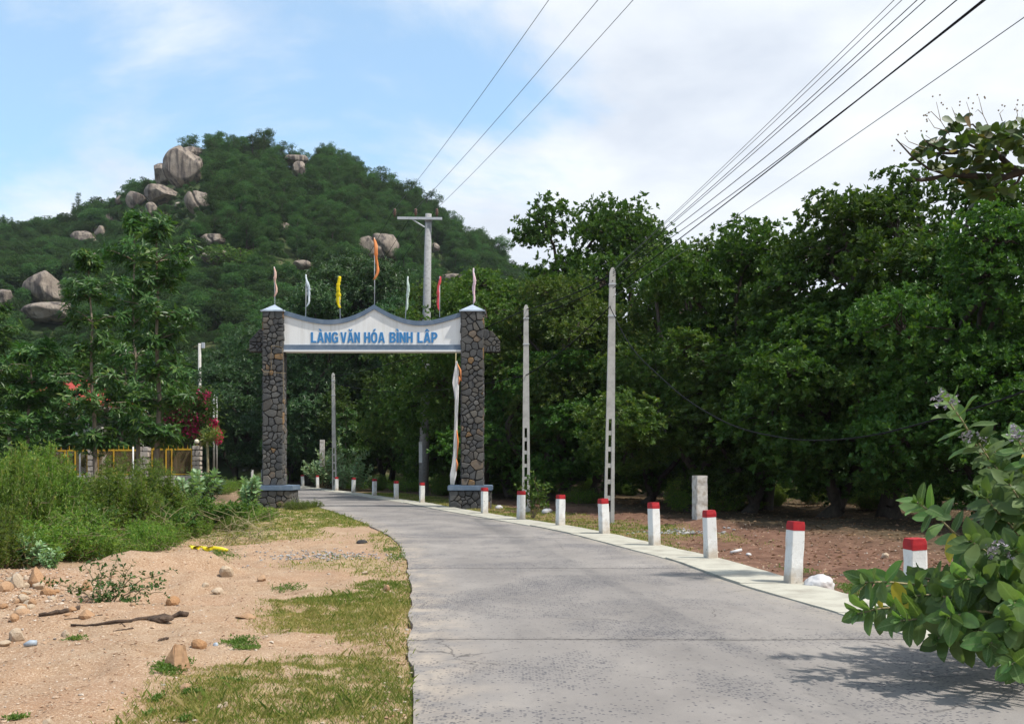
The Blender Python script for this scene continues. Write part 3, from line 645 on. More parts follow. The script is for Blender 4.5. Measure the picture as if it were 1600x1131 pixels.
TREES = {
 'A': broad_tree(11, 10., 5.2, 1.9, 17, 760, 13, .17, .085, 'cashew', lobe=(1.2, 1.9)),
 'B': broad_tree(12, 9.5, 5.6, 1.5, 18, 760, 13, .17, .088, 'cashew', lobe=(1.1, 1.9)),
 'C': broad_tree(13, 10., 4.6, 1.8, 15, 700, 13, .15, .072, 'cashew_light', lobe=(1.1, 1.7)),
 'D': broad_tree(14, 13., 4.8, 1.2, 17, 620, 12, .23, .080, 'mango', lobe=(1.4, 2.3), tilt=(.7, 1.7), droop=.35, cs=.42),
 'F': broad_tree(16, 8., 4.4, 1.1, 14, 540, 12, .18, .085, 'cashew_light', lobe=(1.0, 1.6), low=-.9),
 'E': broad_tree(15, 8., 4.2, .7, 14, 520, 12, .19, .095, 'cashew', lobe=(1.0, 1.7), low=-.9),
}
def slender_tree(seed, H, levels, L=.40, W=.125, spread=2.0, base=.24):
    rng = np.random.default_rng(seed); mb = MB()
    z = np.linspace(0, H, 9); bend = np.cumsum(rng.normal(0, .07, (9, 2)), 0); tr = np.c_[bend-bend[0], z]; tr[0,2] = -.3
    mb.tube(tr, np.linspace(.125, .025, 9), 8, False); P = []; A = []
    for q in range(levels):
        u = base+(1-base)*(q/(levels-1))**.9; zc = H*u; c = np.array([np.interp(zc, z, tr[:,0]), np.interp(zc, z, tr[:,1]), zc])
        rad = spread*(1.0-.45*max(0, u-.45))*rng.uniform(.45, 1.3)*(.6 if q == levels-1 else 1)
        nb = rng.integers(4, 7)
        for b in range(nb):
            a = b*6.28/nb+rng.uniform(-.4, .4); rb_ = rad*rng.uniform(.6, 1.25); e = c+[math.cos(a)*rb_, math.sin(a)*rb_, rng.uniform(-.1, .75)]
            limb(mb, c, e, .034, .012, rng, 5, .1, 5)
            for s in np.linspace(.40, 1, 6):
                m_ = 2
                P.append(c+(e-c)*s+rng.normal(0, .14, (m_, 3))); A.append(np.tile([math.cos(a)*.5, math.sin(a)*.5, .75], (m_, 1))+rng.normal(0, .25, (m_, 3)))
        P.append(c+rng.normal(0, .2, (5, 3))); A.append(np.tile([0, 0, 1.], (5, 1))+rng.normal(0, .4, (5, 3)))
    P = np.concatenate(P); A = np.concatenate(A); V, F, rv = rosettes(rng, P, A, 9, L, W, (.8, 1.75), .40, .5, .12, .06)
    return mb.mesh('trunk', M['bark_pale'], True), fast_mesh('crown', V, F, [M['whorl']], rnd=rv), float(np.percentile(V[:,2], 99.7))
TREES['S'] = slender_tree(31, 11., 7); TREES['T'] = slender_tree(32, 11., 8, spread=1.8, base=.24); TREES['U'] = slender_tree(33, 7., 6, .38, .13, 2.0, .10)

def tree(name, proto, x, y, h, label, group=None, rz=None, wide=1., cat='tree', z=None):
    tr, cr, H = TREES[proto]; s = h/H; rz = R.uniform(0, 6.28) if rz is None else rz
    t = empty(name, (x, y, (GH(x, y) if z is None else z)), rz); t.scale = (s*wide, s*wide, s)
    add('trunk', tr, t); add('crown', cr, t)
    return tag(t, label, cat, group)
def top_h(py, d): return CAM_Z+(724-py)/1600*d+.1

# right-hand grove, front row: px of the trunk, distance, px of the top
for px, d, py, proto, wide, rz, lab in [
 (752, 47, 428, 'C', 1.0, .3, 'light green broadleaf tree rising just behind the right gate pillar'),
 (880, 43, 440, 'C', 1.0, 1.5, 'light green broadleaf tree between the two slotted poles'),
 (950, 50, 322, 'A', .86, 2.3, 'tall dark broadleaf tree standing highest behind the nearer slotted pole'),
 (1085, 40, 388, 'C', .95, 4.0, 'broadleaf tree behind the bare concrete post, lower than both neighbours'),
 (1195, 35, 362, 'B', .95, .9, 'dense broadleaf tree between the bare concrete post and the nearest bollard'),
 (1385, 31, 276, 'A', 1.02, 5.2, 'large dark broadleaf tree with the thick forked trunk right of the nearest bollard'),
 (1590, 25.5, 335, 'B', .98, 3.4, 'dark broadleaf tree at the right edge under the overhanging branch'),
 (1290, 31, 450, 'E', 1.1, 2.0, 'low spreading leafy tree in front of the large forked tree'),
 (1080, 34.5, 520, 'F', 1.2, .6, 'low branching tree hanging light leaves behind the nearer slotted pole'),
 (925, 45.5, 500, 'F', 1.15, 1.1, 'low leafy tree filling the gap behind the nearer slotted pole on its left'),
 (1170, 33, 560, 'E', 1.25, 3.3, 'low leafy tree spreading behind the bare concrete post'),
 (1400, 28.5, 560, 'F', 1.2, 4.4, 'low leafy tree hanging over the foot of the large forked tree'),
 (1530, 25, 520, 'E', 1.2, 2.7, 'low leafy tree at the right edge behind the roadside bush'),
 (860, 42, 560, 'E', 1.2, 5.1, 'low leafy tree close behind the second slotted pole'),
 (1010, 39, 600, 'E', 1.2, 1.9, 'low leafy tree right of the nearer slotted pole, trunk in shade'),
]:
    tree('broadleaf_tree', proto, PX(px, d), d, top_h(py, d), lab, 'broadleaf trees of the right-hand grove', rz, wide)
# deeper rows that close the grove
gi = np.random.default_rng(5)
for row, (d0, x0, x1, st, hh) in enumerate([(56, 2, 34, 6.0, 10.2), (66, -2, 48, 6.5, 11.2), (47, 14, 40, 6.0, 9.5), (80, -8, 66, 7.5, 12.0), (38, 19, 40, 6.5, 9.0)]):
    for x in np.arange(x0, x1, st):
        d = d0+gi.uniform(-2.5, 2.5); xx = x+gi.uniform(-1.5, 1.5)
        tree('broadleaf_tree', gi.choice(['A', 'B', 'D', 'B', 'E'] if row < 4 else ['B', 'E']), xx, d, hh*gi.uniform(.8, 1.0)*(.82 if xx/d > .1 and xx/d < .22 else 1), 'shaded broadleaf tree standing deep inside the right-hand grove', 'shaded trees deep in the right-hand grove')
# trees seen through and beside the gate
for px, d, py, proto, wide, lab in [
 (565, 78, 398, 'D', .9, 'tall dark tree seen above the middle of the sign panel'),
 (478, 74, 452, 'D', .95, 'dark tree seen above the left end of the sign panel'),
 (640, 74, 462, 'D', .9, 'dark tree rising above the right half of the sign panel'),
 (690, 60, 448, 'C', .85, 'light green tree above the right end of the sign panel'),
 (600, 73, 580, 'B', 1.1, 'rounded leafy tree under the sign panel, left of the crossarm pole'),
 (655, 68, 560, 'E', 1.0, 'leafy tree under the sign panel, right behind the crossarm pole'),
 (535, 84, 600, 'E', 1.1, 'shaded tree under the sign panel behind the thin pale pole'),
 (455, 88, 580, 'D', 1.1, 'dark tree right of the left gate pillar under the sign panel'),
 (372, 84, 560, 'D', 1.15, 'dark shady tree left of the left gate pillar'),
 (410, 96, 520, 'D', 1.0, 'dark tree directly behind the left gate pillar'),
 (340, 104, 545, 'D', 1.0, 'dark tree behind the tall thin pole left of the gate'),
 (715, 53, 520, 'E', 1.05, 'leafy tree showing behind the foot of the right gate pillar'),
 (800, 50, 520, 'E', 1.1, 'low leafy tree just right of the right gate pillar'),
]:
    tree('dark_tree' if proto == 'D' else 'broadleaf_tree', proto, PX(px, d), d, top_h(py, d), lab, 'trees beyond the gate', None, wide)
for q in range(16):
    d = gi.uniform(84, 90)+q*.3; x = -15+q*2.4
    tree('dark_tree', gi.choice(['D', 'E', 'B']), x, d, gi.uniform(8, 10.5), 'dark tree in the shaded row far behind the gate', 'shaded row of trees far behind the gate')
# left garden
for px, d, py, proto, wide, lab in [
 (152, 43, 398, 'S', 1.0, 'slender tree with long drooping leaves whose trunk crosses the yellow fence'),
 (246, 45, 345, 'T', 1.05, 'tallest slender tree with drooping leaf tiers above the stone fence pillar'),
 (216, 49, 332, 'S', .75, 'thin slender tree with a small tuft at its top between two fuller trees'),
 (48, 43, 535, 'U', 1.2, 'leafy drooping tree left of the slender trees, beside the red roof'),
 (-12, 41, 478, 'T', 1.1, 'drooping leafy tree cut by the left edge of the picture'),
 (122, 58.5, 600, 'U', 1.0, 'low leafy tree in front of the red-roofed house'),
 (275, 64, 575, 'U', 1.0, 'drooping leafy tree between the slender trees and the red flowering creeper'),
 (195, 61, 530, 'U', 1.15, 'leafy tree filling the space between two slender trunks'),
 (12, 52, 560, 'U', 1.25, 'leafy tree at the far left behind the feathery shrubs'),
 (165, 76, 540, 'E', 1.0, 'rounded dark tree behind the yellow fence'),
 (235, 66, 560, 'E', 1.0, 'rounded dark tree behind the right yellow gate leaf'),
  (78, 57.5, 588, 'U', 1.15, 'low drooping tree covering most of the red-roofed house'),
 (40, 58, 600, 'E', 1.1, 'rounded tree covering the left end of the red-roofed house'),
 (60, 76, 560, 'E', 1.1, 'rounded dark tree behind the left end of the yellow fence'),
]:
    tree('slender_tree' if proto in 'ST' else 'garden_tree', proto, PX(px, d), d, top_h(py, d), lab, 'trees in the walled garden on the left', None, wide)

# ------------------------------------------------------------------ woodland on the hill
def hill_tree(seed, kind):
    rng = np.random.default_rng(seed); mb = MB(); H = 7.5
    if kind == 'round':
        lobes = [(rng.normal(0, .9), rng.normal(0, .9), rng.uniform(2.0, 4.2), rng.uniform(1.0, 1.7)) for _ in range(8)]; H = 5.6; nc, L, W = 300, .24, .12
    elif kind == 'tall':
        lobes = [(rng.normal(0, .75), rng.normal(0, .75), z, rng.uniform(.75, 1.25)) for z in np.linspace(2.2, 6.8, 9)]; nc, L, W = 330, .25, .075
    else:
        lobes = [(rng.normal(0, .25), rng.normal(0, .25), z, .30+.75*(1-(z/8.5))) for z in np.linspace(1.5, 8.2, 10)]; H = 8.5; nc, L, W = 240, .30, .06
    P, A, C, kk = lobe_points(rng, lobes, nc, 4, cs=.24, low=-.7)
    V, F, rv = rosettes(rng, P, A, 5, L, W, (.4, 1.5), .1 if kind == 'round' else .25)
    mb.tube([[0,0,-1.5],[.05,0,H*.4],[0,.05,H*.8]], [.14, .10, .04], 6, False)
    for l in lobes: limb(mb, [0,0,max(.5, l[2]-1.2)], l[:3], .05, .02, rng, 3, .1, 4)
    n0 = sum(len(v) for v in mb.V); nf = sum(len(f) for v in mb.F.values() for f in v)
    me = fast_mesh('hill_tree', np.r_[np.concatenate(mb.V), V], [np.concatenate([*mb.F[4], F+n0])], [M['bark'], M['hill']], rnd=np.r_[np.zeros(nf), rv], midx=np.r_[np.zeros(nf), np.ones(len(F))])
    return me, H
HP = [hill_tree(100+q, k) for q, k in enumerate(['tall', 'tall', 'tall', 'round', 'round', 'round', 'wisp'])]
hr = np.random.default_rng(9); C = []
for y in np.arange(96, 311, 2.55):
    xa, xb = PX(-90, y), PX(1130, y)
    for x in np.arange(xa, xb, 2.75): C.append((x+hr.uniform(-1.3, 1.3), y+hr.uniform(-1.2, 1.2)))
C = np.array(C); hz_ = hill_h(C[:,0], C[:,1]); cpx = 800+1600*C[:,0]/C[:,1]
leftness = smooth01(330, 180, cpx+(fbm(C[:,0]*.05, C[:,1]*.05, 91)-.5)*160) if False else 1-smooth01(180, 330, cpx+(fbm(C[:,0]*.05, C[:,1]*.05, 91)-.5)*160)
low_ = 1-smooth01(170, 215, C[:,1]+(fbm(C[:,0]*.06, C[:,1]*.06, 93)-.5)*60)
roundp = np.clip(np.maximum(leftness, low_)*.95+.05, 0, 1)
isround = hr.uniform(0, 1, len(C)) < roundp
idx = np.where(isround, hr.integers(3, 6, len(C)), hr.integers(0, 3, len(C)))
hs = np.where(isround, hr.uniform(.55, 1.0, len(C)), hr.uniform(.72, 1.12, len(C)))*(.78+.44*fbm(C[:,0]*.07, C[:,1]*.07, 95))
rg = C[:,1] > 280; hs = np.where(rg, hs*(.55+.85*hr.uniform(0, 1, len(C))**1.5), hs)
keep = (hz_ > -1.2) & (hr.uniform(0, 1, len(C)) > .06)
cpy = 724-1600*(hz_-CAM_Z)/C[:,1]; Ht = np.array([h for _, h in HP])[idx]*hs; tpy = cpy-1600*Ht/C[:,1]; hw = 1600*1.6*hs/C[:,1]
small = np.zeros(len(C), bool)
for bx, by, bw, bh, bd in boulders_px:
    over = (np.abs(cpx-bx) < bw*.40+hw) & (tpy < by+bh*.30) & (cpy > by-bh*.45) & (C[:,1] < bd+1)
    inside = (np.abs(cpx-bx) < bw*.5) & (np.abs(C[:,1]-bd) < bw/3200*bd)
    small |= over; keep &= ~inside
hs = np.where(small, np.minimum(hs, .30), hs); idx = np.where(small, 3+(idx % 3), idx)
bare = fbm(C[:,0]*.04, C[:,1]*.05, 97) > .74
keep &= ~(bare & (C[:,1] < 190))
C, hz_, idx, hs, cpx, cpy, tpy = C[keep], hz_[keep], idx[keep], hs[keep], cpx[keep], cpy[keep], tpy[keep]; rot = hr.uniform(0, 6.28, len(C))
# the ones that show largest stand as objects of their own, the rest is one mass
ridge = (C[:,1] > 286) & (C[:,1] < 301) & (cpx > -20) & (cpx < 830)
vis = (cpx > 300) & (cpx < 690) & (tpy > 260) & (cpy < 500)
score = np.where(vis, 300-C[:,1], -999)+hr.uniform(0, 25, len(C))
sel = np.zeros(len(C), bool); rix = np.nonzero(ridge)[0]; sel[hr.permutation(rix)[:110]] = True
order = [q for q in np.argsort(-score) if not sel[q]][:185]; sel[order] = True
first = {}
for q in np.nonzero(sel)[0]:
    o = add('hill_tree', HP[idx[q]][0], None, (C[q,0], C[q,1], hz_[q]-.2), (0, 0, rot[q]), hs[q])
    first.setdefault(int(idx[q]), o)
    tag(o, 'green skyline tree along the top of the rocky hill' if ridge[q] else 'green tree in the dense woodland on the hillside', 'tree', 'skyline trees along the hilltop' if ridge[q] else 'trees on the hillside')
pts = bpy.data.meshes.new('hill_woodland'); rest = np.nonzero(~sel)[0]
pts.vertices.add(len(rest)); pts.vertices.foreach_set('co', np.c_[C[rest], hz_[rest]-.2].astype(np.float32).ravel())
for nm, arr, ty in (('spin', rot[rest], 'FLOAT'), ('size', hs[rest], 'FLOAT'), ('kind_index', idx[rest], 'INT')):
    a = pts.attributes.new(nm, ty, 'POINT'); a.data.foreach_set('value', arr.astype(np.float32 if ty == 'FLOAT' else np.int32))
wood = stuff(add('hill_woodland', pts)); tag(wood, 'mass of green trees and scrub covering the rocky hill')
ng = bpy.data.node_groups.new('woodland', 'GeometryNodeTree'); gn = G(ng)
ng.interface.new_socket('Geometry', in_out='INPUT', socket_type='NodeSocketGeometry'); ng.interface.new_socket('Geometry', in_out='OUTPUT', socket_type='NodeSocketGeometry')
gi_ = gn.new('NodeGroupInput'); go_ = gn.new('NodeGroupOutput'); jn = gn.new('GeometryNodeJoinGeometry')
def nattr(nm, ty): return gn.new('GeometryNodeInputNamedAttribute', {'Name': nm}, data_type=ty).outputs[0]
ki, sp, sz = nattr('kind_index', 'INT'), nattr('spin', 'FLOAT'), nattr('size', 'FLOAT')
rotv = gn.new('ShaderNodeCombineXYZ', {2: sp}).outputs[0]
for q, o in first.items():
    cmp_ = gn.new('FunctionNodeCompare', data_type='INT', operation='EQUAL'); ng.links.new(ki, cmp_.inputs[2]); cmp_.inputs[3].default_value = q
    oi = gn.new('GeometryNodeObjectInfo', transform_space='ORIGINAL'); oi.inputs[0].default_value = o; oi.inputs[1].default_value = True
    ip = gn.new('GeometryNodeInstanceOnPoints', {'Points': gi_.outputs[0], 'Selection': cmp_.outputs[0], 'Instance': oi.outputs['Geometry'], 'Scale': sz})
    r2 = gn.new('FunctionNodeEulerToRotation', {0: rotv}); ng.links.new(r2.outputs[0], ip.inputs['Rotation'])
    ng.links.new(ip.outputs[0], jn.inputs[0])
ng.links.new(jn.outputs[0], go_.inputs[0])
wood.modifiers.new('woodland', 'NODES').node_group = ng
# trees one can pick out on the skyline
for px, py, top, q, lab in [
 (122, 338, 302, 6, 'lone wispy conifer standing up from the left ridge'), (115, 338, 318, 6, 'short conifer joined to the lone ridge conifer'),
 (6, 366, 336, 6, 'wispy conifer at the left edge of the ridge'), (19, 366, 340, 6, 'thin wispy conifer second from the left edge of the ridge'), (32, 368, 348, 6, 'small wispy conifer left of the twin ridge pylon'),
 (382, 250, 210, 3, 'dark tree with an opening in its crown on the very summit'), (412, 258, 217, 0, 'airy tree right of the dark summit tree'), (512, 272, 224, 1, 'tall airy tree right of the pale summit boulder'), (498, 272, 232, 0, 'airy tree next to the pale summit boulder'), (545, 285, 240, 2, 'pointed tree on the right shoulder of the summit'),
 (530, 280, 236, 6, 'thin pointed tree on the right shoulder of the summit'), (652, 335, 290, 1, 'airy tree under the leftmost high wire'), (684, 352, 308, 0, 'airy tree above the crossarm pole'), (714, 372, 332, 2, 'airy tree right of the crossarm pole on the ridge'), (745, 392, 356, 1, 'tree low on the right shoulder of the ridge')]:
    d = 297; x = PX(px, d); me, H = HP[q]; z = float(hill_h(np.array([x]), np.array([float(d)]))[0])-.3; h = CAM_Z+(724-top)/1600*d-z
    tag(add('ridge_tree', me, None, (x, d, z), (0, 0, px), (h/H*.9, h/H*.9, h/H)), lab, 'tree', 'single trees on the skyline')
# yellow-green bush on the slope
d = hill_hit(376, 430) or 150
hb_me = HP[4][0].copy(); hb_me.materials[1] = M['cashew_light']
tag(add('hill_bush', hb_me, None, (PX(376, d), d, PZ(447, d)), (0, 0, 1), (60/1600*d/3.6, 60/1600*d/3.6, 66/1600*d/5.4)), 'big yellow-green bush on the slope right of the pale notched boulder', 'bush')
# twin ridge pylon
d = 299; pyl = empty('ridge_pylon', (PX(74, d), d, PZ(372, d))); tag(pyl, 'tiny twin-legged power pylon standing on the left ridge', 'pylon')
hh = (372-337)/1600*d
for s in (-.8, .8): add('leg', MB().tube([[s,0,-2],[s,0,hh]], [.16,.13], 8).mesh('leg', M['pole_grey'], True), pyl)
add('crossarm', MB().box((0,-.16,hh-.25), (3.2,.14,.16)).mesh('crossarm', M['steel']), pyl)

# ------------------------------------------------------------------ village gate
GD_ = 36.5; SP = GD_/1600
def gx(px): return (px-800)*SP
def gz(py): return CAM_Z+(724-py)*SP
GXC = gx(583.5)
gate = empty('village_gate', (GXC, GD_, 0)); tag(gate, 'stone-pillared village gate with a white name panel spanning the road', 'gate')
gr = np.random.default_rng(44)
def clip_half(poly, p, nrm):
    out = []; n = len(poly); s = [(q-p)@nrm for q in poly]
    for a in range(n):
        b = (a+1) % n
        if s[a] <= 0: out.append(poly[a])
        if (s[a] < 0) != (s[b] < 0) and s[a] != s[b]:
            t = s[a]/(s[a]-s[b]); out.append(poly[a]+t*(poly[b]-poly[a]))
    return out
def rubble(poly, n, rng, gap=.012, relax=2):
    """Voronoi cells of n seeds in a convex polygon, shrunk by the joint"""
    poly = [np.array(p, float) for p in poly]; lo = np.min(poly, 0); hi = np.max(poly, 0); S = []
    def inside(q):
        return all((np.cross(poly[(a+1) % len(poly)]-poly[a], q-poly[a])) >= 0 for a in range(len(poly)))
    while len(S) < n:
        q = rng.uniform(lo, hi)
        if inside(q): S.append(q)
    S = np.array(S)
    for it in range(relax+1):
        cells = []
        for a in range(n):
            c = poly; dist = np.linalg.norm(S-S[a], axis=1)
            for b in np.argsort(dist)[1:16]:
                v = S[b]-S[a]; L = np.linalg.norm(v); v = v/L
                c = clip_half(c, S[a]+v*(L/2-(gap*rng.uniform(.6, 1.5) if it == relax else 0)), v)
                if len(c) < 3: break
            cells.append(c)
        if it < relax: S = np.array([.55*np.mean(c, 0)+.45*s if len(c) > 2 else s for c, s in zip(cells, S)])
    return [np.array(c) for c in cells if len(c) > 2]
def stone_vf(c, rng, depth):
    """one stone: outline c in (u,v); bulging outwards along w"""
    c = np.asarray(c); ctr = c.mean(0); keep = [0]
    for a in range(1, len(c)):
        if np.linalg.norm(c[a]-c[keep[-1]]) > .018: keep.append(a)
    if len(keep) > 3 and np.linalg.norm(c[keep[-1]]-c[keep[0]]) < .018: keep.pop()
    c = c[keep]; m = len(c)
    # cut each corner
    cc = []
    for a in range(m):
        p, q, r = c[a-1], c[a], c[(a+1) % m]; k = .12
        cc += [q+(p-q)*k, q+(r-q)*k]
    c = np.array(cc); m = len(c); tl = rng.normal(0, .05, 2)
    def ring(s, w): 
        P = ctr+(c-ctr)*s; return np.c_[P, w+(P-ctr)@tl*min(1, w*30)]
    V = np.r_[ring(1.0, -.03), ring(1., depth*.45), ring(.90, depth), ring(.45, depth*1.06)]
    a = np.arange(m); b = (a+1) % m; F = np.concatenate([np.stack([k*m+a, k*m+b, (k+1)*m+b, (k+1)*m+a], -1) for k in range(3)])
    return V, F, (3*m+a)[None, :]
def frame_map(V, o, u, v, w): return np.array(o)+V[:, :1]*np.array(u)+V[:, 1:2]*np.array(v)+V[:, 2:3]*np.array(w)
def stones_on(parent, poly, n, rng, o, u=(1,0,0), v=(0,0,1), w=(0,-1,0), depth=.035, gap=.012):
    for c in rubble(poly, n, rng, gap):
        V, F, cap = stone_vf(c, rng, depth*rng.uniform(.7, 1.5)); ctr = np.r_[c.mean(0), 0]
        P = frame_map(V-ctr, (0,0,0), u, v, w); loc = frame_map(ctr[None], o, u, v, w)[0]
        add('stone', fast_mesh('stone', P, [F, cap], [M['stone']]), parent, loc)
def stones_mass(parent, faces, rng, gap=.012, depth=.03):
    mb = MB(); rn = []
    for poly, n, o, u, v, w in faces:
        for c in rubble(poly, n, rng, gap, 1):
            V, F, cap = stone_vf(c, rng, depth*rng.uniform(.7, 1.4)); P = frame_map(V, o, u, v, w); r = rng.uniform(0, 1)
            # keep uniform polygon size: fan the cap into quads by a centre ring
            mb.add(P, [F]); rn += [r]*len(F)
            m = cap.shape[1]; T = np.array([[cap[0,0], cap[0,k], cap[0,k+1]] for k in range(1, m-1)]); mb.add(P, [T]); 
    F4 = np.concatenate(mb.F[4]); F3 = np.concatenate(mb.F[3]); rnd = np.r_[rn, rng.uniform(0, .6, len(F3))]
    stuff(add('stone_backing', fast_mesh('stone_backing', np.concatenate(mb.V), [F4, F3], [M['stone_side']], rnd=rnd), parent))
zt = gz(487); PWD = .56
for side, (pa, pb) in (('L', (411, 441.5)), ('R', (721, 754.5))):
    x0, x1 = gx(pa)-GXC, gx(pb)-GXC; xc = (x0+x1)/2; w = x1-x0; zb = .80
    core = MB().box((xc, PWD/2, zt/2-.1), (w-.02, PWD-.02, zt+.2)).mesh('pillar', M['mortar'])
    pil = add('pillar', core, gate); H = zt-zb
    rect = [(x0, zb), (x1, zb), (x1, zt), (x0, zt)]
    stones_on(pil, rect, 108, gr, (0, .0, 0))
    ry = [(0, zb), (PWD, zb), (PWD, zt), (0, zt)]
    stones_mass(pil, [(ry, 80, (x1, 0, 0), (0,1,0), (0,0,1), (1,0,0)), ([(0,zb),(PWD,zb),(PWD,zt),(0,zt)], 80, (x0, PWD, 0), (0,-1,0), (0,0,1), (-1,0,0)), ([(0,zb),(w,zb),(w,zt),(0,zt)], 80, (x1, PWD, 0), (-1,0,0), (0,0,1), (0,1,0))], gr)
    # pyramidal cap with a thin drip edge
    e = .045; mb = MB(); mb.box((xc, PWD/2, zt+.02), (w+2*e+.06, PWD+2*e+.06, .05))
    q = np.array([[x0-e,-e,zt+.045],[x1+e,-e,zt+.045],[x1+e,PWD+e,zt+.045],[x0-e,PWD+e,zt+.045],[xc,PWD/2,gz(474.5)]])
    mb.add(q, [np.array([[0,1,4],[1,2,4],[2,3,4],[3,0,4]])]); add('cap', mb.mesh('cap', M['cap_blue']), pil)
    # plinth
    pa2, pb2 = (403, 457) if side == 'L' else (704, 766)
    a0, a1 = gx(pa2)-GXC, gx(pb2)-GXC; zp = .60; y0, y1 = -.33, PWD+.33
    pl = add('plinth', MB().box(((a0+a1)/2, (y0+y1)/2, zp/2-.15), (a1-a0-.02, y1-y0-.02, zp+.3)).mesh('plinth', M['mortar']), gate)
    stones_on(pl, [(a0, -.12), (a1, -.12), (a1, zp), (a0, zp)], 19, gr, (0, y0, 0))
    D = y1-y0; stones_mass(pl, [([(0,-.12),(D,-.12),(D,zp),(0,zp)], 18, (a1, y0, 0), (0,1,0), (0,0,1), (1,0,0)), ([(0,-.12),(D,-.12),(D,zp),(0,zp)], 18, (a0, y1, 0), (0,-1,0), (0,0,1), (-1,0,0))], gr)
    bmx = bmesh.new(); bmesh.ops.create_cube(bmx, size=1); 
    for v_ in bmx.verts: v_.co = Vector((v_.co.x*(a1-a0+.17), v_.co.y*(D+.17), v_.co.z*.18))
    bmesh.ops.bevel(bmx, geom=bmx.edges[:], offset=.02, segments=2, affect='EDGES'); sm = bpy.data.meshes.new('plinth_slab'); bmx.to_mesh(sm); bmx.free(); sm.materials.append(M['slate_blue'])
    # the slab is a frame round the pillar: it just carries it
    add('plinth_slab', sm, pl, ((a0+a1)/2, (y0+y1)/2, zp+.105))
    # wing
    if side == 'L': wp = [(gx(387.5), gz(549)), (gx(411.5), gz(549)), (gx(411.5), gz(512)), (gx(404.5), gz(513)), (gx(387.5), gz(531))]
    else: wp = [(gx(755), gz(549.5)), (gx(781.3), gz(549.5)), (gx(781.3), gz(532)), (gx(769), gz(517)), (gx(755), gz(513))]
    wp = [(p-GXC, z) for p, z in wp]; wg = add('wing', MB().prism(wp, .20, .58).mesh('wing', M['mortar']), gate)
    stones_on(wg, wp, 15, gr, (0, .19, 0), depth=.03, gap=.011)
    fl = [(-p, z) for p, z in wp][::-1]; stones_mass(wg, [(fl, 12, (0, .58, 0), (-1,0,0), (0,0,1), (0,1,0))], gr)
# sign panel
def zx(v): return gx(370+v/3.7209)-GXC
def zy(v): return gz(360+v/3.7209)
l_ = np.array([(280,466),(340,486),(400,501),(470,513),(520,518),(580,517),(640,506),(700,483),(750,455),(795,431)]); r_ = np.array([(795,431),(845,457),(900,487),(960,510),(1010,521),(1060,525),(1110,523),(1160,515),(1230,497),(1310,473)])
cl = np.polyfit(l_[:,0]/1000, l_[:,1], 4); cr_ = np.polyfit(r_[:,0]/1000, r_[:,1], 4)
tx = np.r_[np.linspace(258, 795, 33), np.linspace(795, 1318, 33)[1:]]; tv = np.where(tx <= 795, np.polyval(cl, tx/1000), np.polyval(cr_, tx/1000))
def strip(name, top, bot, y0, y1, mat, parent):
    n = len(tx); x = np.array([zx(v) for v in tx]); zt_ = np.array([zy(v) for v in top]); zb_ = np.array([zy(v) for v in bot])
    V = np.r_[np.c_[x, np.full(n, y0), zb_], np.c_[x, np.full(n, y0), zt_], np.c_[x, np.full(n, y1), zb_], np.c_[x, np.full(n, y1), zt_]]; a = np.arange(n-1); b = a+1
    F = np.concatenate([np.stack([a, b, b+n, a+n], -1), np.stack([b+2*n, a+2*n, a+3*n, b+3*n], -1), np.stack([a+n, b+n, b+3*n, a+3*n], -1), np.stack([b, a, a+2*n, b+2*n], -1), [[0, n, 3*n, 2*n], [n-1, 3*n-1, 4*n-1, 2*n-1]]])
    return add(name, fast_mesh(name, V, F, [mat]), parent)
panel = strip('sign_panel', tv+12, np.full(len(tx), 664.), .14, .50, M['sign_face'], gate)
strip('top_trim', tv, tv+27, .085, .555, M['slate_blue'], panel)
strip('bottom_trim', np.full(len(tx), 664.), np.full(len(tx), 695.), .10, .54, M['slate_blue'], panel)
strip('bottom_lip', np.full(len(tx), 695.), np.full(len(tx), 705.), .06, .58, M['sign_white'], panel)
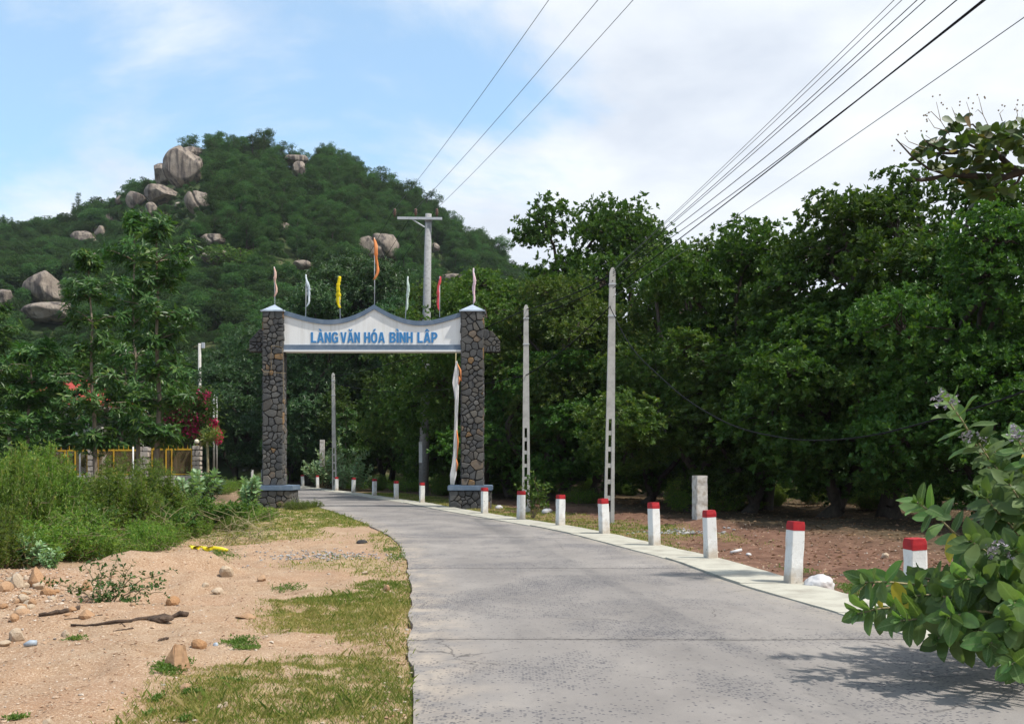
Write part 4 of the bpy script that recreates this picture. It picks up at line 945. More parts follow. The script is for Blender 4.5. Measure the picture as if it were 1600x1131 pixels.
# raised letters, one object each
CAPH = (652-591)/3.7209*SP
def stroke_loops(ch):
    """bold condensed capitals as closed outlines, unit cap height"""
    w, st, b = .62, .205, .17
    def bowl(x0, x1, y0, y1, n=10):
        # right-rounded D outline
        r = min((y1-y0)/2, x1-x0); cx = x1-r; cy = (y0+y1)/2
        return [(x0, y0)]+[(cx+r*math.cos(t), cy+(y1-y0)/2*math.sin(t)) for t in np.linspace(-math.pi/2, math.pi/2, n)]+[(x0, y1)]
    def sup(cx, cy, rx, ry, n=28, e=2.6):
        return [(cx+rx*abs(math.cos(t))**(2/e)*(1 if math.cos(t) >= 0 else -1), cy+ry*abs(math.sin(t))**(2/e)*(1 if math.sin(t) >= 0 else -1)) for t in np.linspace(0, 2*math.pi, n, endpoint=False)]
    base = {'À':'A','Ă':'A','Ậ':'A','Ó':'O','Ì':'I'}.get(ch, ch); L = []
    if base == 'L': L = [[(0,0),(.54,0),(.54,b),(st,b),(st,1),(0,1)]]; wd = .54
    if base == 'A': L = [[(0,0),(.205,0),(.245,.21),(.455,.21),(.495,0),(.70,0),(.475,1),(.225,1)], [(.275,.37),(.425,.37),(.35,.76)]]; wd = .70
    if base == 'V': L = [[(.225,0),(.465,0),(.69,1),(.485,1),(.345,.27),(.205,1),(0,1)]]; wd = .69
    if base == 'N': L = [[(0,0),(.195,0),(.195,.58),(.44,0),(.63,0),(.63,1),(.435,1),(.435,.42),(.19,1),(0,1)]]; wd = .63
    if base == 'H': L = [[(0,0),(st,0),(st,.42),(.43,.42),(.43,0),(.635,0),(.635,1),(.43,1),(.43,.59),(st,.59),(st,1),(0,1)]]; wd = .635
    if base == 'I': L = [[(0,0),(.215,0),(.215,1),(0,1)]]; wd = .215
    if base == 'P': L = [[(0,0),(st,0)]+bowl(st, .61, .36, 1)[1:-1]+[(0,1)], bowl(st, .415, .52, .84)]; L[0].insert(2, (st,.36)); wd = .61
    if base == 'B': L = [[(0,0)]+bowl(.2, .64, 0, .53)[1:-1]+[(.56,.53)]+bowl(.2, .61, .53, 1)[1:-1]+[(0,1)], bowl(st, .44, .155, .435), bowl(st, .415, .585, .85)]; wd = .64
    if base == 'O': L = [sup(.34,.5,.34,.515), sup(.34,.5,.135,.345)]; wd = .68
    if base == 'G':
        o = [(.34+.34*abs(math.cos(t))**.77*math.copysign(1, math.cos(t)), .5+.515*abs(math.sin(t))**.77*math.copysign(1, math.sin(t))) for t in np.linspace(math.radians(28), math.radians(306), 24)]
        i_ = [(.34+.135*abs(math.cos(t))**.77*math.copysign(1, math.cos(t)), .5+.345*abs(math.sin(t))**.77*math.copysign(1, math.sin(t))) for t in np.linspace(math.radians(300), math.radians(34), 20)]
        L = [o+[(.66,.07),(.66,.55),(.35,.55),(.35,.39),(.47,.39),(.47,.22)]+i_]; wd = .67
    c = wd/2
    if ch in 'ÀÌ': L.append([(c-.19,1.31),(c+.02,1.31),(c+.13,1.09),(c-.01,1.09)])
    if ch == 'Ó': L.append([(c-.02,1.31),(c+.19,1.31),(c+.01,1.09),(c-.13,1.09)])
    if ch == 'Ă': L.append([(c-.21,1.30),(c-.10,1.30),(c-.06,1.215),(c+.06,1.215),(c+.10,1.30),(c+.21,1.30),(c+.13,1.13),(c+.07,1.09),(c-.07,1.09),(c-.13,1.13)])
    if ch == 'Ậ': L += [[(c-.21,1.08),(c-.07,1.30),(c+.07,1.30),(c+.21,1.08),(c+.07,1.08),(c,1.18),(c-.07,1.08)], sup(c, -.24, .10, .09, 14, 2)]
    return L, wd
def letter_mesh(ch):
    loops, wd = stroke_loops(ch)
    cu = bpy.data.curves.new('letter', 'CURVE'); cu.dimensions = '2D'; cu.fill_mode = 'BOTH'; cu.extrude = .05; cu.bevel_depth = .008
    for L in loops:
        sp = cu.splines.new('POLY'); sp.points.add(len(L)-1); sp.use_cyclic_u = True
        for p, q in zip(sp.points, L): p.co = (*q, 0, 1)
    o = bpy.data.objects.new('letter', cu); COL.objects.link(o); dg = bpy.context.evaluated_depsgraph_get()
    me = bpy.data.meshes.new_from_object(o.evaluated_get(dg)); bpy.data.objects.remove(o); bpy.data.curves.remove(cu); return me, wd
sy = CAPH
for word, xa, xb in (('LÀNG', 427, 586), ('VĂN', 599, 713), ('HÓA', 737, 858), ('BÌNH', 885, 1021), ('LẬP', 1048, 1165)):
    ms = [letter_mesh(c) for c in word]; sp_ = .075
    tot = sum(w for _, w in ms)+sp_*(len(ms)-1); sx = (zx(xb)-zx(xa))/tot; x = zx(xa)
    for m, w in ms:
        v = np.array([p.co[:] for p in m.vertices]); m.vertices.foreach_set('co', np.c_[v[:,0]*sx, -v[:,2]*.16, v[:,1]*sy].astype(np.float32).ravel())
        m.materials.clear(); m.materials.append(M['letter_blue']); m.update()
        add('letter', m, panel, (x, .133, zy(652))); x += (w+sp_)*sx
# loose cords round the left pillar
cord = MB(); xl0, xl1 = gx(409.5)-GXC, gx(447.5)-GXC
cord.tube([[xl0, -.07, gz(577)], [gx(414)-GXC, -.10, gz(582)], [gx(422)-GXC, -.08, gz(582)], [gx(436)-GXC, -.07, gz(583)], [xl1, -.06, gz(584)]], .009, 6)
cord.tube([[gx(421)-GXC, -.08, gz(547)], [gx(425)-GXC, -.09, gz(541)], [gx(424)-GXC, -.08, gz(560)], [gx(425)-GXC, -.08, gz(575)], [gx(425)-GXC, -.08, gz(594)]], .008, 6)
cord.tube([[gx(425)-GXC, -.08, gz(541)], [gx(441)-GXC, -.07, gz(543)], [gx(444)-GXC, -.075, gz(560)], [gx(443)-GXC, -.075, gz(585)], [gx(445)-GXC, -.075, gz(640)]], .008, 6)
tag(add('cord', cord.mesh('cord', M['twig']), None, (GXC, GD_, 0)), 'thin pale cord tied round the upper left gate pillar', 'cord')

# flags on the gate
fr = np.random.default_rng(3)
def flag(px, pt, pb, c0, c1, mat, lab, lean=0., wd=.055, hang=.10):
    zb, zt2 = gz(pb), gz(pt); fo = empty('flag', (gx(px), GD_+.30, zb)); h = zt2-zb; tag(fo, lab, 'flag', 'flags along the top of the gate')
    add('pole', MB().tube([[0,0,-.05],[lean*.5,0,h*.5],[lean,0,h]], .016, 8).mesh('pole', M['plastic_white'] if False else M['steel'], True), fo)
    # cloth wound round the pole: a pleated sleeve that loosens to one side
    z0, z1 = gz(c1)-zb, gz(c0)-zb; n = 26; m = 12; t = np.linspace(0, 1, n); a = np.linspace(0, 6.283, m, endpoint=False)
    r = .72*wd*(.5+.5*np.sin(np.pi*np.clip(t*1.02, 0, 1))**.6)*(1+.16*np.sin(t*9+px)+.10*fr.normal(size=n)); r = np.maximum(r, .02)
    off = -hang*(t**2)*(1-t)*3*np.sign(math.sin(px))+.02*np.sin(t*11+px)
    xc = lean*(z1-(z1-z0)*t)/h+off; rad = r[:,None]*(1+.35*np.sin(3*a[None]+t[:,None]*9))
    V = np.stack([xc[:,None]+rad*np.cos(a), rad*.8*np.sin(a), np.repeat((z1-(z1-z0)*t)[:,None], m, 1)], -1).reshape(-1, 3)
    i, j = np.meshgrid(np.arange(n-1), np.arange(m), indexing='ij'); F = np.stack([i*m+j, (i+1)*m+j, (i+1)*m+(j+1) % m, i*m+(j+1) % m], -1).reshape(-1, 4)
    add('cloth', fast_mesh('cloth', V, [F, np.arange(m)[None], ((n-1)*m+np.arange(m))[None, ::-1]], [M[mat]], smooth=True), fo)
flag(426.5, 415, 476, 415, 462, 'c_pink', 'furled faded orange-pink flag on the left pillar cap', -.02)
flag(475, 427, 493, 427, 478, 'c_ice', 'furled pale blue-white flag, first from the left on the sign panel', .02, .06, .28)
flag(529.5, 430, 494, 430, 480, 'c_yellow', 'furled bright yellow flag on the left half of the sign panel', -.05, .10, .12)
flag(583.5, 369, 477, 369, 435, 'c_orange', 'tall furled orange flag on the peak of the sign panel', 0., .075, .22)
flag(632, 430, 494, 430, 484, 'c_mint', 'furled pale green flag on the right half of the sign panel', .10, .055, .10)
flag(686, 430, 492, 430, 484, 'c_red', 'furled red flag nearest the right pillar on the sign panel', 0., .065, .14)
flag(739, 417, 476, 417, 472, 'c_rose', 'furled pale pink flag on the right pillar cap', .02, .06, .06)
# white banner wound on a leaning pole beside the right pillar
ban = empty('banner', (gx(709), GD_-.28, .72)); tag(ban, 'tall white furled banner with orange trim leaning beside the right gate pillar', 'banner')
def bl(px, py): return np.array([gx(px)-gx(709), 0, gz(py)-.72])
add('pole', MB().tube([bl(708.5, 757), bl(711.5, 640), bl(713, 553)], .018, 8).mesh('pole', M['stalk'], True), ban)
oc = np.array([(714,566),(707.5,598),(708,606),(713,624),(714.5,640),(713.5,668),(715,700),(714.5,730),(714,742),(710,756),(704.5,757),(703.5,742),(706.5,722),(708,690),(710,650),(711,626),(709,604),(714.5,566)])
left = np.array([(713.3,566),(710,582),(707.5,600),(709.5,612),(711.6,626),(711.3,650),(710.2,672),(709.6,690),(708.6,710),(706.6,728),(703.8,742),(704.8,757)]); right = np.array([(715,566),(717.3,582),(717.6,600),(717.4,612),(717,626),(715.8,650),(715.4,672),(715,690),(714.8,710),(714,728),(714,742),(710.5,757)])
n = len(left); V = []
for (lx, ly), (rx, ry_) in zip(left, right):
    a, b = bl(lx, ly), bl(rx, ry_); 
    for q, t in enumerate(np.linspace(0, 1, 7)): V.append(a*(1-t)+b*t+np.array([0, -.05-.035*math.sin(t*9+ly*.2), 0]))
    for q, t in enumerate(np.linspace(1, 0, 7)): V.append(a*(1-t)+b*t+np.array([0, .05+.02*math.sin(t*9+ly*.2), 0]))
i, j = np.meshgrid(np.arange(n-1), np.arange(14), indexing='ij'); F = np.stack([i*14+j, (i+1)*14+j, (i+1)*14+(j+1) % 14, i*14+(j+1) % 14], -1).reshape(-1, 4)
add('cloth', fast_mesh('cloth', V, [F, np.arange(14)[None], ((n-1)*14+np.arange(14))[None, ::-1]], [M['c_white']], smooth=True), ban)
mb = MB(); 
for a, b, c in (((715.5,570),(720,580),(721.5,597)), ((717.5,588),(719,594),(717.5,602)), ((714.5,672),(716.3,690),(715,716)), ((713.5,716),(715.5,726),(714,736))): mb.tube([bl(*a)-[0,.05,0], bl(*b)-[0,.09,0], bl(*c)-[0,.06,0]], [.012, .034, .015], 7)
add('trim', mb.mesh('trim', M['c_orange'], True), ban)

# ------------------------------------------------------------------ bollards
BOLS = [(10.6,'red-topped white bollard half hidden by the large-leaved bush at the roadside'),(13.4,'nearest fully visible red-topped white bollard, beside the white plastic bag'),(16.85,'red-topped white bollard just in front of the bare concrete post'),
 (19.6,'red-topped white bollard midway between the nearer slotted pole and the bare concrete post'),(22.8,'red-topped white bollard directly in front of the nearer slotted pole'),(25.8,'red-topped white bollard midway between the two slotted poles'),
 (28.7,'red-topped white bollard in front of the farther slotted pole beside a green sapling'),(32,'red-topped white bollard in front of the right gate pillar plinth'),(40.8,'red-topped white bollard at the foot of the tall crossarm pole, seen through the gate'),
 (45.1,'red-topped white bollard first to the left of the crossarm pole'),(49.6,'red-topped white bollard second to the left of the crossarm pole'),(55,'red-topped white bollard at the right edge of the pale broad-leaved shrub'),(58.8,'red-topped white bollard in front of the middle of the pale broad-leaved shrub'),
 (64.8,'red-topped white bollard at the left edge of the pale broad-leaved shrub'),(70,'red-topped white bollard second to the right of the left gate pillar'),(76.6,'red-topped white bollard closest to the right of the left gate pillar')]
br = np.random.default_rng(17)
def bollard_mesh(kind, w=.178, h=.80, ht=.115):
    bm = bmesh.new(); z0, z1 = (-.15, h-ht) if kind == 'shaft' else (h-ht, h)
    ww = w if kind == 'shaft' else w*1.035
    k = [z0+(z1-z0)*t for t in np.linspace(0, 1, 8 if kind == 'shaft' else 3)]; prev = None; ch = .012
    for q, z in enumerate(k):
        s = ww*(1.03-.05*z)/2; c = ch if not (kind == 'red_top' and q == 2) else ch*1.6
        s2 = s if not (kind == 'red_top' and q == 2) else s-.006
        pts = [(s2,-s2+c),(s2,s2-c),(s2-c,s2),(-s2+c,s2),(-s2,s2-c),(-s2,-s2+c),(-s2+c,-s2),(s2-c,-s2)]
        ring = [bm.verts.new((x+br.normal(0, .0022), y+br.normal(0, .0022), z+(br.normal(0, .004) if 0 < q < len(k)-1 or kind == 'red_top' and q == 0 else 0))) for x, y in pts]
        if prev: 
            for a in range(8): bm.faces.new((prev[a], prev[(a+1) % 8], ring[(a+1) % 8], ring[a]))
        prev = ring
    bm.faces.new(prev); me = bpy.data.meshes.new(kind); bm.to_mesh(me); bm.free(); me.materials.append(M['bollard_paint' if kind == 'shaft' else 'red_paint']); return me
bms = [(bollard_mesh('shaft'), bollard_mesh('red_top')) for _ in range(4)]
b0 = None
for q, (d, lab) in enumerate(BOLS):
    x = float(BX(d)); rz = math.atan(float(-BS(d)))*.9+.12+br.normal(0, .06)
    b = empty('bollard', (x, d, .012), rz); b.rotation_euler = (br.normal(0, .018), br.normal(0, .024), rz); b.scale = (br.uniform(.96, 1.05),)*2+(br.uniform(.97, 1.03),)
    tag(b, lab, 'bollard', 'red-topped bollards along the road kerb')
    add('shaft', bms[q % 4][0], b); add('red_top', bms[q % 4][1], b)
for px, lab in ((357, 'leftmost of the small far kerb posts left of the gate'), (370, 'second from the left of the small far kerb posts left of the gate'), (381.5, 'third from the left of the small far kerb posts left of the gate'), (394, 'small far kerb post behind the leafy plant left of the gate'), (410, 'small far kerb post hidden next to the left gate pillar')):
    d = float(np.interp(px, [355, 412], [101, 90])); b = add('kerb_post', bms[0][0], None, (PX(px, d), d, .15), (0, 0, .4), (1.1, 1.1, 1.25)); tag(b, lab, 'kerb post', 'small far kerb posts')
# bare concrete post
d = 25.6; mb = MB(); bm = bmesh.new(); w = .30
ks = np.linspace(-.35, 1.27, 14); prev = None
for z in ks:
    s = w/2*(1.02-.03*z); ring = [bm.verts.new((a*s+br.normal(0, .005), c*s+br.normal(0, .005), z)) for a, c in ((1,-.9),(1,.9),(.9,1),(-.9,1),(-1,.9),(-1,-.9),(-.9,-1),(.9,-1))]
    if prev:
        for a in range(8): bm.faces.new((prev[a], prev[(a+1) % 8], ring[(a+1) % 8], ring[a]))
    prev = ring
bm.faces.new(prev); me = bpy.data.meshes.new('concrete_post'); bm.to_mesh(me); bm.free(); me.materials.append(M['post_stain'])
tag(add('concrete_post', me, None, (PX(1093.5, d), d, .0), (0, .0, .25)), 'thick bare concrete post with brown stain at its foot on the red bank', 'post')
d = 62; tag(add('concrete_post', me, None, (PX(503.5, d), d, 1.73), (0, 0, .1), (.95, .95, 1.0)), 'short pale concrete post showing above the pale broad-leaved shrub', 'post')

# ------------------------------------------------------------------ poles
def slotted_pole(px_b, px_t, d, top, wb, wt, y0slot, nslot, lab, rz=0.):
    x = PX(px_b, d); H = PZ(top, d); o = empty('slotted_pole', (x, d, 0), rz); tag(o, lab, 'pole', 'slotted concrete poles'); lean = (PX(px_t, d)-x)
    def wz(z): return wb+(wt-wb)*z/H
    mb = MB(); dep = .17
    def slab(z0, z1, f0, f1, y0=-dep/2, y1=dep/2):
        a0, a1 = wz(z0)/2, wz(z1)/2; l0, l1 = lean*z0/H, lean*z1/H
        mb.prism([(l0+a0*f0, z0), (l0+a0*f1, z0), (l1+a1*f1, z1), (l1+a1*f0, z1)], y0, y1)
    zs = PZ(y0slot, d); per = (zs-.15)/nslot; sl = per*.72
    slab(-.3, zs, -1, -.46); slab(-.3, zs, .30, 1)
    edges = [(zs-k*per, zs-k*per-sl) for k in range(nslot)]; prev = zs
    lastb = None
    for k, (a, b) in enumerate(edges):
        nxt = edges[k+1][0] if k+1 < nslot else -.3
        slab(nxt, b, -.46, .30, -dep/2+.012, dep/2-.012)
    slab(zs, H-.12, -1, 1); a1 = wz(H-.12)/2; l1 = lean
    mb.prism([(l1-a1, H-.12), (l1+a1, H-.12), (l1+a1*.62, H-.03), (l1+a1*.25, H), (l1-a1*.25, H), (l1-a1*.62, H-.03)], -dep*.42, dep*.42)
    add('shaft', mb.mesh('shaft', M['pole_concrete']), o)
    bk = MB()
    for z in (H-.45, H-1.3): bk.box((lean*z/H, 0, z), (wz(z)+.03, dep+.03, .035))
    add('strap', bk.mesh('strap', M['steel']), o); return o
slotted_pole(951.5, 957, 27.6, 419, .275, .150, 655, 6, 'nearest and tallest slotted concrete pole, right of the gate')
slotted_pole(822, 822, 33.8, 477, .275, .150, 669, 6, 'second slotted concrete pole between the gate and the nearest pole')
slotted_pole(523, 520.5, 60, 583, .27, .16, 700, 5, 'thin far concrete pole seen through the gate left of centre')
o = empty('lamp_pole', (PX(312, 92), 92, 0)); tag(o, 'tall thin pale pole with a small head left of the gate', 'pole')
add('shaft', MB().tube([[0,0,0],[0,0,PZ(537, 92)]], [.17,.13], 10).mesh('shaft', M['pole_concrete'], True), o); add('head', MB().box((.32, 0, PZ(540, 92)), (.25, .2, .5)).mesh('head', M['steel']), o)
for px, t, lab in ((334, 617, 'thin pale pole left of the hanging red blossoms'), (338.5, 620, 'thin pale pole just behind the hanging red blossoms')):
    d = 72; tag(add('thin_pole', MB().tube([[0,0,0],[0,0,PZ(t, d)]], [.07,.06], 8).mesh('thin_pole', M['pole_concrete'], True), None, (PX(px, d), d, 0)), lab, 'pole')
# medium-voltage pole with a side arm
MD = 50.; mp = empty('crossarm_pole', (PX(661.5, MD), MD, 0)); tag(mp, 'tall grey power pole with a steel side crossarm rising behind the sign panel', 'power pole')
mh = PZ(335, MD); ox = PX(661.5, MD); lx = PX(669.5, MD)-ox
add('shaft', MB().tube([[0,0,-.3],[lx*.5,0,mh*.5],[lx,0,mh]], [.245,.215,.155], 16).mesh('shaft', M['pole_grey'], True), mp)
za = PZ(343.5, MD); xa0, xa1 = PX(616.5, MD)-ox, PX(686, MD)-ox
arm = add('crossarm', MB().box(((xa0+xa1)/2, -.20, za), (xa1-xa0, .10, .12)).mesh('crossarm', M['steel']), mp); arm.rotation_euler = (0, .012, 0)
add('brace', MB().tube([[PX(644, MD)-ox, -.20, za-.03], [PX(664, MD)-ox, -.20, PZ(357, MD)]], .035, 6).mesh('brace', M['steel']), mp)
add('band', MB().tube([[lx, 0, za-.08], [lx, 0, za+.08]], .19, 14).mesh('band', M['steel'], True), mp)
ins = []
for px in (617.5, 650, 683):
    x = PX(px, MD)-ox; mb = MB(); z = za+.06
    mb.tube([[x,-.2,z],[x,-.2,z+.10],[x,-.2,z+.14],[x,-.2,z+.20],[x,-.2,z+.24],[x,-.2,z+.30],[x,-.2,z+.36],[x,-.2,z+.42]], [.03,.03,.085,.05,.095,.05,.08,.035], 10)
    add('insulator', mb.mesh('insulator', M['insulator'], True), mp); ins.append((ox+x, MD-.2, z+.42))
tag_ = add('number_plate', MB().box((0, -.262, PZ(707, MD)), (.16, .012, 1.0)).mesh('number_plate', M['white_paint']), mp, (PX(657.8, MD)-ox, 0.03, 0))
# wires
def wire(pts, r, mat, lab, cat='power line', group=None, n=None):
    P = np.array(pts, float); seg = np.r_[0, np.cumsum(np.linalg.norm(np.diff(P, axis=0), axis=1))]; t = np.linspace(0, seg[-1], n or 40)
    # natural-ish cubic through the points
    if len(P) > 3:
        Q = np.stack([np.interp(t, seg, P[:,k]) for k in range(3)], 1); w = max(3, len(t)//(len(P)*1)); w += 1-w % 2
        k = np.ones(w)/w; Q = np.stack([np.convolve(np.pad(Q[:,c], w//2, mode='reflect', reflect_type='odd'), k, 'valid') for c in range(3)], 1)
    else: Q = np.stack([np.interp(t, seg, P[:,k]) for k in range(3)], 1)
    return tag(add('wire', MB().tube(Q, r, 6).mesh('wire', M[mat], True)), lab, cat, group)
def span(a, b, sag, n=40):
    t = np.linspace(0, 1, n)[:,None]; P = np.array(a)*(1-t)+np.array(b)*t; P[:,2] -= 4*sag*(t*(1-t))[:,0]; return P
def wire_c(a, b, sag, r, mat, lab, group): return tag(add('wire', MB().tube(span(a, b, sag), r, 6).mesh('wire', M[mat], True)), lab, 'wire', group)
for (ix, iy, iz), px, nm in zip(ins, (858, 935, 990), ('leftmost', 'middle', 'rightmost')):
    sag = .55; d = 25.6; x1 = PX(px, d); t = .5; ex = ix+(x1-ix)*2.0; ey = iy+(d-iy)*2.0; zmid = CAM_Z+724/1600*d
    ez = 2*(zmid+sag)-iz
    wire_c((ix, iy, iz), (ex, ey, ez), sag, .009, 'cable_grey', nm+' of the three high wires sweeping up from the crossarm pole', 'high wires over the road')
for (ix, iy, iz), nm in zip(ins, ('left', 'middle', 'right')):
    wire_c((ix, iy, iz), (ix-15.5, iy+50, iz-3.2),   .5, .012, 'cable', nm+' wire descending leftward behind the crossarm pole', 'high wires running on behind the gate')
P1 = (PX(957, 27.6), 27.6)
for q, (px0, py0, pxe, r, mat, lab) in enumerate([
 (957, 424, 1398, .005, 'cable_grey', 'thinnest overhead wire, leftmost of the fan at the top right'), (957, 425, 1410, .005, 'cable_grey', 'thin overhead wire next to the leftmost of the fan'),
 (957, 427, 1434, .006, 'cable', 'overhead wire third from the left in the fan'), (957, 428, 1447, .006, 'cable', 'overhead wire in the middle of the fan'),
 (957, 430, 1496, .007, 'cable', 'overhead wire right of the middle of the fan'), (957, 433, 1541, .007, 'cable', 'overhead wire curving to meet the thick one at the top right'),
 (957, 452, 1537, .010, 'cable', 'thick black overhead cable reaching the top edge on the right'), (957, 466, 1640, .005, 'cable_grey', 'lowest thin overhead wire crossing to the right edge')]):
    a = np.array([PX(px0, 27.5), 27.5-.1, PZ(py0, 27.5)]); d = [13.2, 13.0, 12.6, 12.4, 11.6, 11.0, 11.2, 9.6][q]
    m = np.array([PX(pxe, d), d, CAM_Z+724/1600*d]); sag = [.16, .16, .22, .22, .30, .42, .20, .22][q]
    b = a+(m-a)*1.9; t = 1/1.9; b[2] = (m[2]+4*sag*t*(1-t)-a[2]*(1-t))/t
    wire_c(a, b, sag, r, mat, lab, 'overhead wires at the top right')
# the bundle between the slotted poles and on
wire_c((PX(957, 27.6), 27.6, PZ(428, 27.6)), (PX(822, 33.8), 33.8, PZ(484, 33.8)), .12, .016, 'cable', 'upper cable strung between the two slotted poles', 'cables between the slotted poles')
wire_c((PX(957, 27.6), 27.5, PZ(440, 27.6)), (PX(822, 33.8), 33.7, PZ(496, 33.8)), .12, .012, 'cable', 'second cable just under the upper cable between the slotted poles', 'cables between the slotted poles')
wire_c((PX(953, 27.6), 27.5, PZ(480, 27.6)), (PX(822, 33.8), 33.7, PZ(587, 33.8)), .15, .016, 'cable', 'lower cable slanting between the two slotted poles', 'cables between the slotted poles')
wire_c((PX(822, 33.8), 33.8, PZ(484, 33.8)), (PX(520.5, 60), 60, PZ(588, 60)), .35, .016, 'cable', 'cable running from the second slotted pole towards the far pole behind the gate', 'cables behind the gate')
wire_c((PX(822, 33.8), 33.7, PZ(587, 33.8)), (PX(521, 60), 59.9, PZ(598, 60)), .55, .014, 'cable', 'low cable sagging from the second slotted pole to the far pole', 'cables behind the gate')
lowc = [(953,480,27.5),(985,545,25.9),(1030,588,24.2),(1075,628,22.6),(1150,670,20.6),(1250,690,18.2),(1350,685,16.2),(1450,660,14.4),(1600,615,12.2),(1800,520,10)]
P = np.array([(PX(a, d), d, PZ(b, d)) for a, b, d in lowc])
wire(P, .012, 'cable', 'thick black cable drooping low across the trees on the right', 'cable', None, 70)

# ------------------------------------------------------------------ garden fence, house, creeper on the left
FD = 55.
def fx(px): return PX(px, FD)
def fz(py): return PZ(py, FD)
fence = empty('garden_fence', (fx(230), FD, 0)); tag(fence, 'low stone fence with yellow metal lattice panels behind the shrubs', 'fence'); FX0 = fx(230)
sr = np.random.default_rng(8)
for pa, pb, pt in ((139, 151, 700), (219, 234, 698), (302, 314.5, 696.5)):
    x0, x1 = fx(pa)-FX0, fx(pb)-FX0; H = fz(pt); w = x1-x0; p = add('pillar', MB().box(((x0+x1)/2, 0, H/2-.1), (w-.04, .40, H+.2)).mesh('pillar', M['mortar']), fence)
    z = .0; k = 0
    while z < H-.05:
        h = min(sr.uniform(.24, .36), H-z); split = sr.uniform(.35, .65) if k % 2 else 1.0
        for a, b in ([(0, split), (split, 1)] if split < 1 else [(0, 1)]):
            bm = bmesh.new(); bmesh.ops.create_cube(bm, size=1)
            for v in bm.verts: v.co = Vector((v.co.x*(w*(b-a)-.02)+sr.normal(0, .008), v.co.y*(.46+sr.uniform(0, .05)), v.co.z*(h-.022)+sr.normal(0, .006)))
            bmesh.ops.bevel(bm, geom=bm.edges[:], offset=.03, segments=2, affect='EDGES'); me = bpy.data.meshes.new('stone'); bm.to_mesh(me); bm.free(); me.materials.append(M['fence_stone'])
            add('stone', me, p, (x0+w*(a+b)/2, 0, z+h/2))
        z += h; k += 1
for pa, pb in ((20, 139), (151, 219), (234, 302)):
    x0, x1 = fx(pa)-FX0, fx(pb)-FX0; H = fz(743) 
    wl = add('base_wall', MB().box(((x0+x1)/2, .05, H/2-.1), (x1-x0-.02, .30, H+.2)).mesh('base_wall', M['mortar']), fence)
    z = -.05; k = 0
    while z < H-.05:
        h = min(.33, H-z); x = x0+.02-(k % 2)*.2
        while x < x1-.08:
            w = sr.uniform(.35, .6); a, b = max(x, x0+.02), min(x+w, x1-.02); x += w
            if b-a < .1: continue
            bm = bmesh.new(); bmesh.ops.create_cube(bm, size=1)
            for v in bm.verts: v.co = Vector((v.co.x*(b-a-.02), v.co.y*.12, v.co.z*(h-.02)))
            bmesh.ops.bevel(bm, geom=bm.edges[:], offset=.02, segments=1, affect='EDGES'); me = bpy.data.meshes.new('stone'); bm.to_mesh(me); bm.free(); me.materials.append(M['fence_stone'])
            add('stone', me, wl, ((a+b)/2, -.10+sr.uniform(-.02, .01), z+h/2))
        z += h; k += 1
for pa, pb, top, bars in ((22, 60, 704.5, 0), (62, 103, 704.5, 0), (105, 138, 704.2, 0), (152, 218, 703.6, 0), (237, 301, 702.3, 1)):
    x0, x1 = fx(pa)-FX0, fx(pb)-FX0; zt_, zb_ = fz(top), fz(743)+.06; y = -.02; w = .075
    leaf = add('panel', MB().box(((x0+x1)/2, y, zt_), (x1-x0, .07, .09)).box(((x0+x1)/2, y, zb_), (x1-x0, .05, .05)).box((x0+w/2, y, (zt_+zb_)/2), (w, .05, zt_-zb_-.12)).box((x1-w/2, y, (zt_+zb_)/2), (w, .05, zt_-zb_-.12)).mesh('panel', M['yellow_metal']), fence)
    lat = MB(); H = zt_-zb_-.1; step = .11
    for s in np.arange(x0-H, x1, step):
        for sg in (1, -1):
            a, b = (s, s+H); 
            za, zb2 = (zb_+.04, zb_+.04+H) if sg > 0 else (zb_+.04+H, zb_+.04); t0 = max(0, (x0+w-a)/H); t1 = min(1, (x1-w-a)/H)
            if t1 > t0: lat.tube([[a+H*t0, y+.02*sg, za+(zb2-za)*t0], [a+H*t1, y+.02*sg, za+(zb2-za)*t1]], .011, 4, False)
    stuff(add('lattice', lat.mesh('lattice', M['wire_mesh']), leaf))
    for x in np.arange(x0+.12, x1, .26): add('spike', MB().tube([[x, y, zt_+.04], [x, y, zt_+.27]], [.018, .006], 5).mesh('spike', M['yellow_metal']), leaf)
    for x in ([(x0+x1)/2, x0+.36*(x1-x0)] if bars else [x0+.4*(x1-x0)]): add('stile', MB().box((x, y-.045, (zt_+zb_)/2), (.06, .04, zt_-zb_-.1)).mesh('stile', M['yellow_metal']), leaf)
bm = bmesh.new(); bmesh.ops.create_uvsphere(bm, u_segments=18, v_segments=12, radius=.135); me = bpy.data.meshes.new('globe'); bm.to_mesh(me); bm.free(); me.materials.append(M['globe'])
for p in me.polygons: p.use_smooth = True
gl = empty('globe_lamp', (fx(307.3), FD, fz(696.5))); tag(gl, 'cream globe lamp on the rightmost fence pillar', 'lamp')
add('globe', me, gl, (0, 0, .21)); add('base', MB().tube([[0,0,-.01],[0,0,.05],[0,0,.10]], [.09,.075,.05], 10).mesh('base', M['wire_mesh']), gl)
for px, t, b_, d, lab in ((125, 682, 740, 50, 'thin white garden lamp pole in front of the yellow fence on the left'), (208, 698, 735, 51, 'thin white pole in front of the middle yellow panel')):
    o = empty('garden_pole', (PX(px, d), d, 0)); tag(o, lab, 'pole'); H = PZ(t, d)
    add('shaft', MB().tube([[0,0,0],[0,0,H]], [.045,.04], 8).mesh('shaft', M['white_paint'], True), o)
    if px == 125: add('head', MB().tube([[0,0,H],[-.08,-.05,H+.10],[-.18,-.08,H+.16]], [.05,.07,.04], 8).tube([[.02,0,H-.05],[.10,0,H-.10]], [.05,.05], 8).mesh('head', M['white_paint'], True), o)
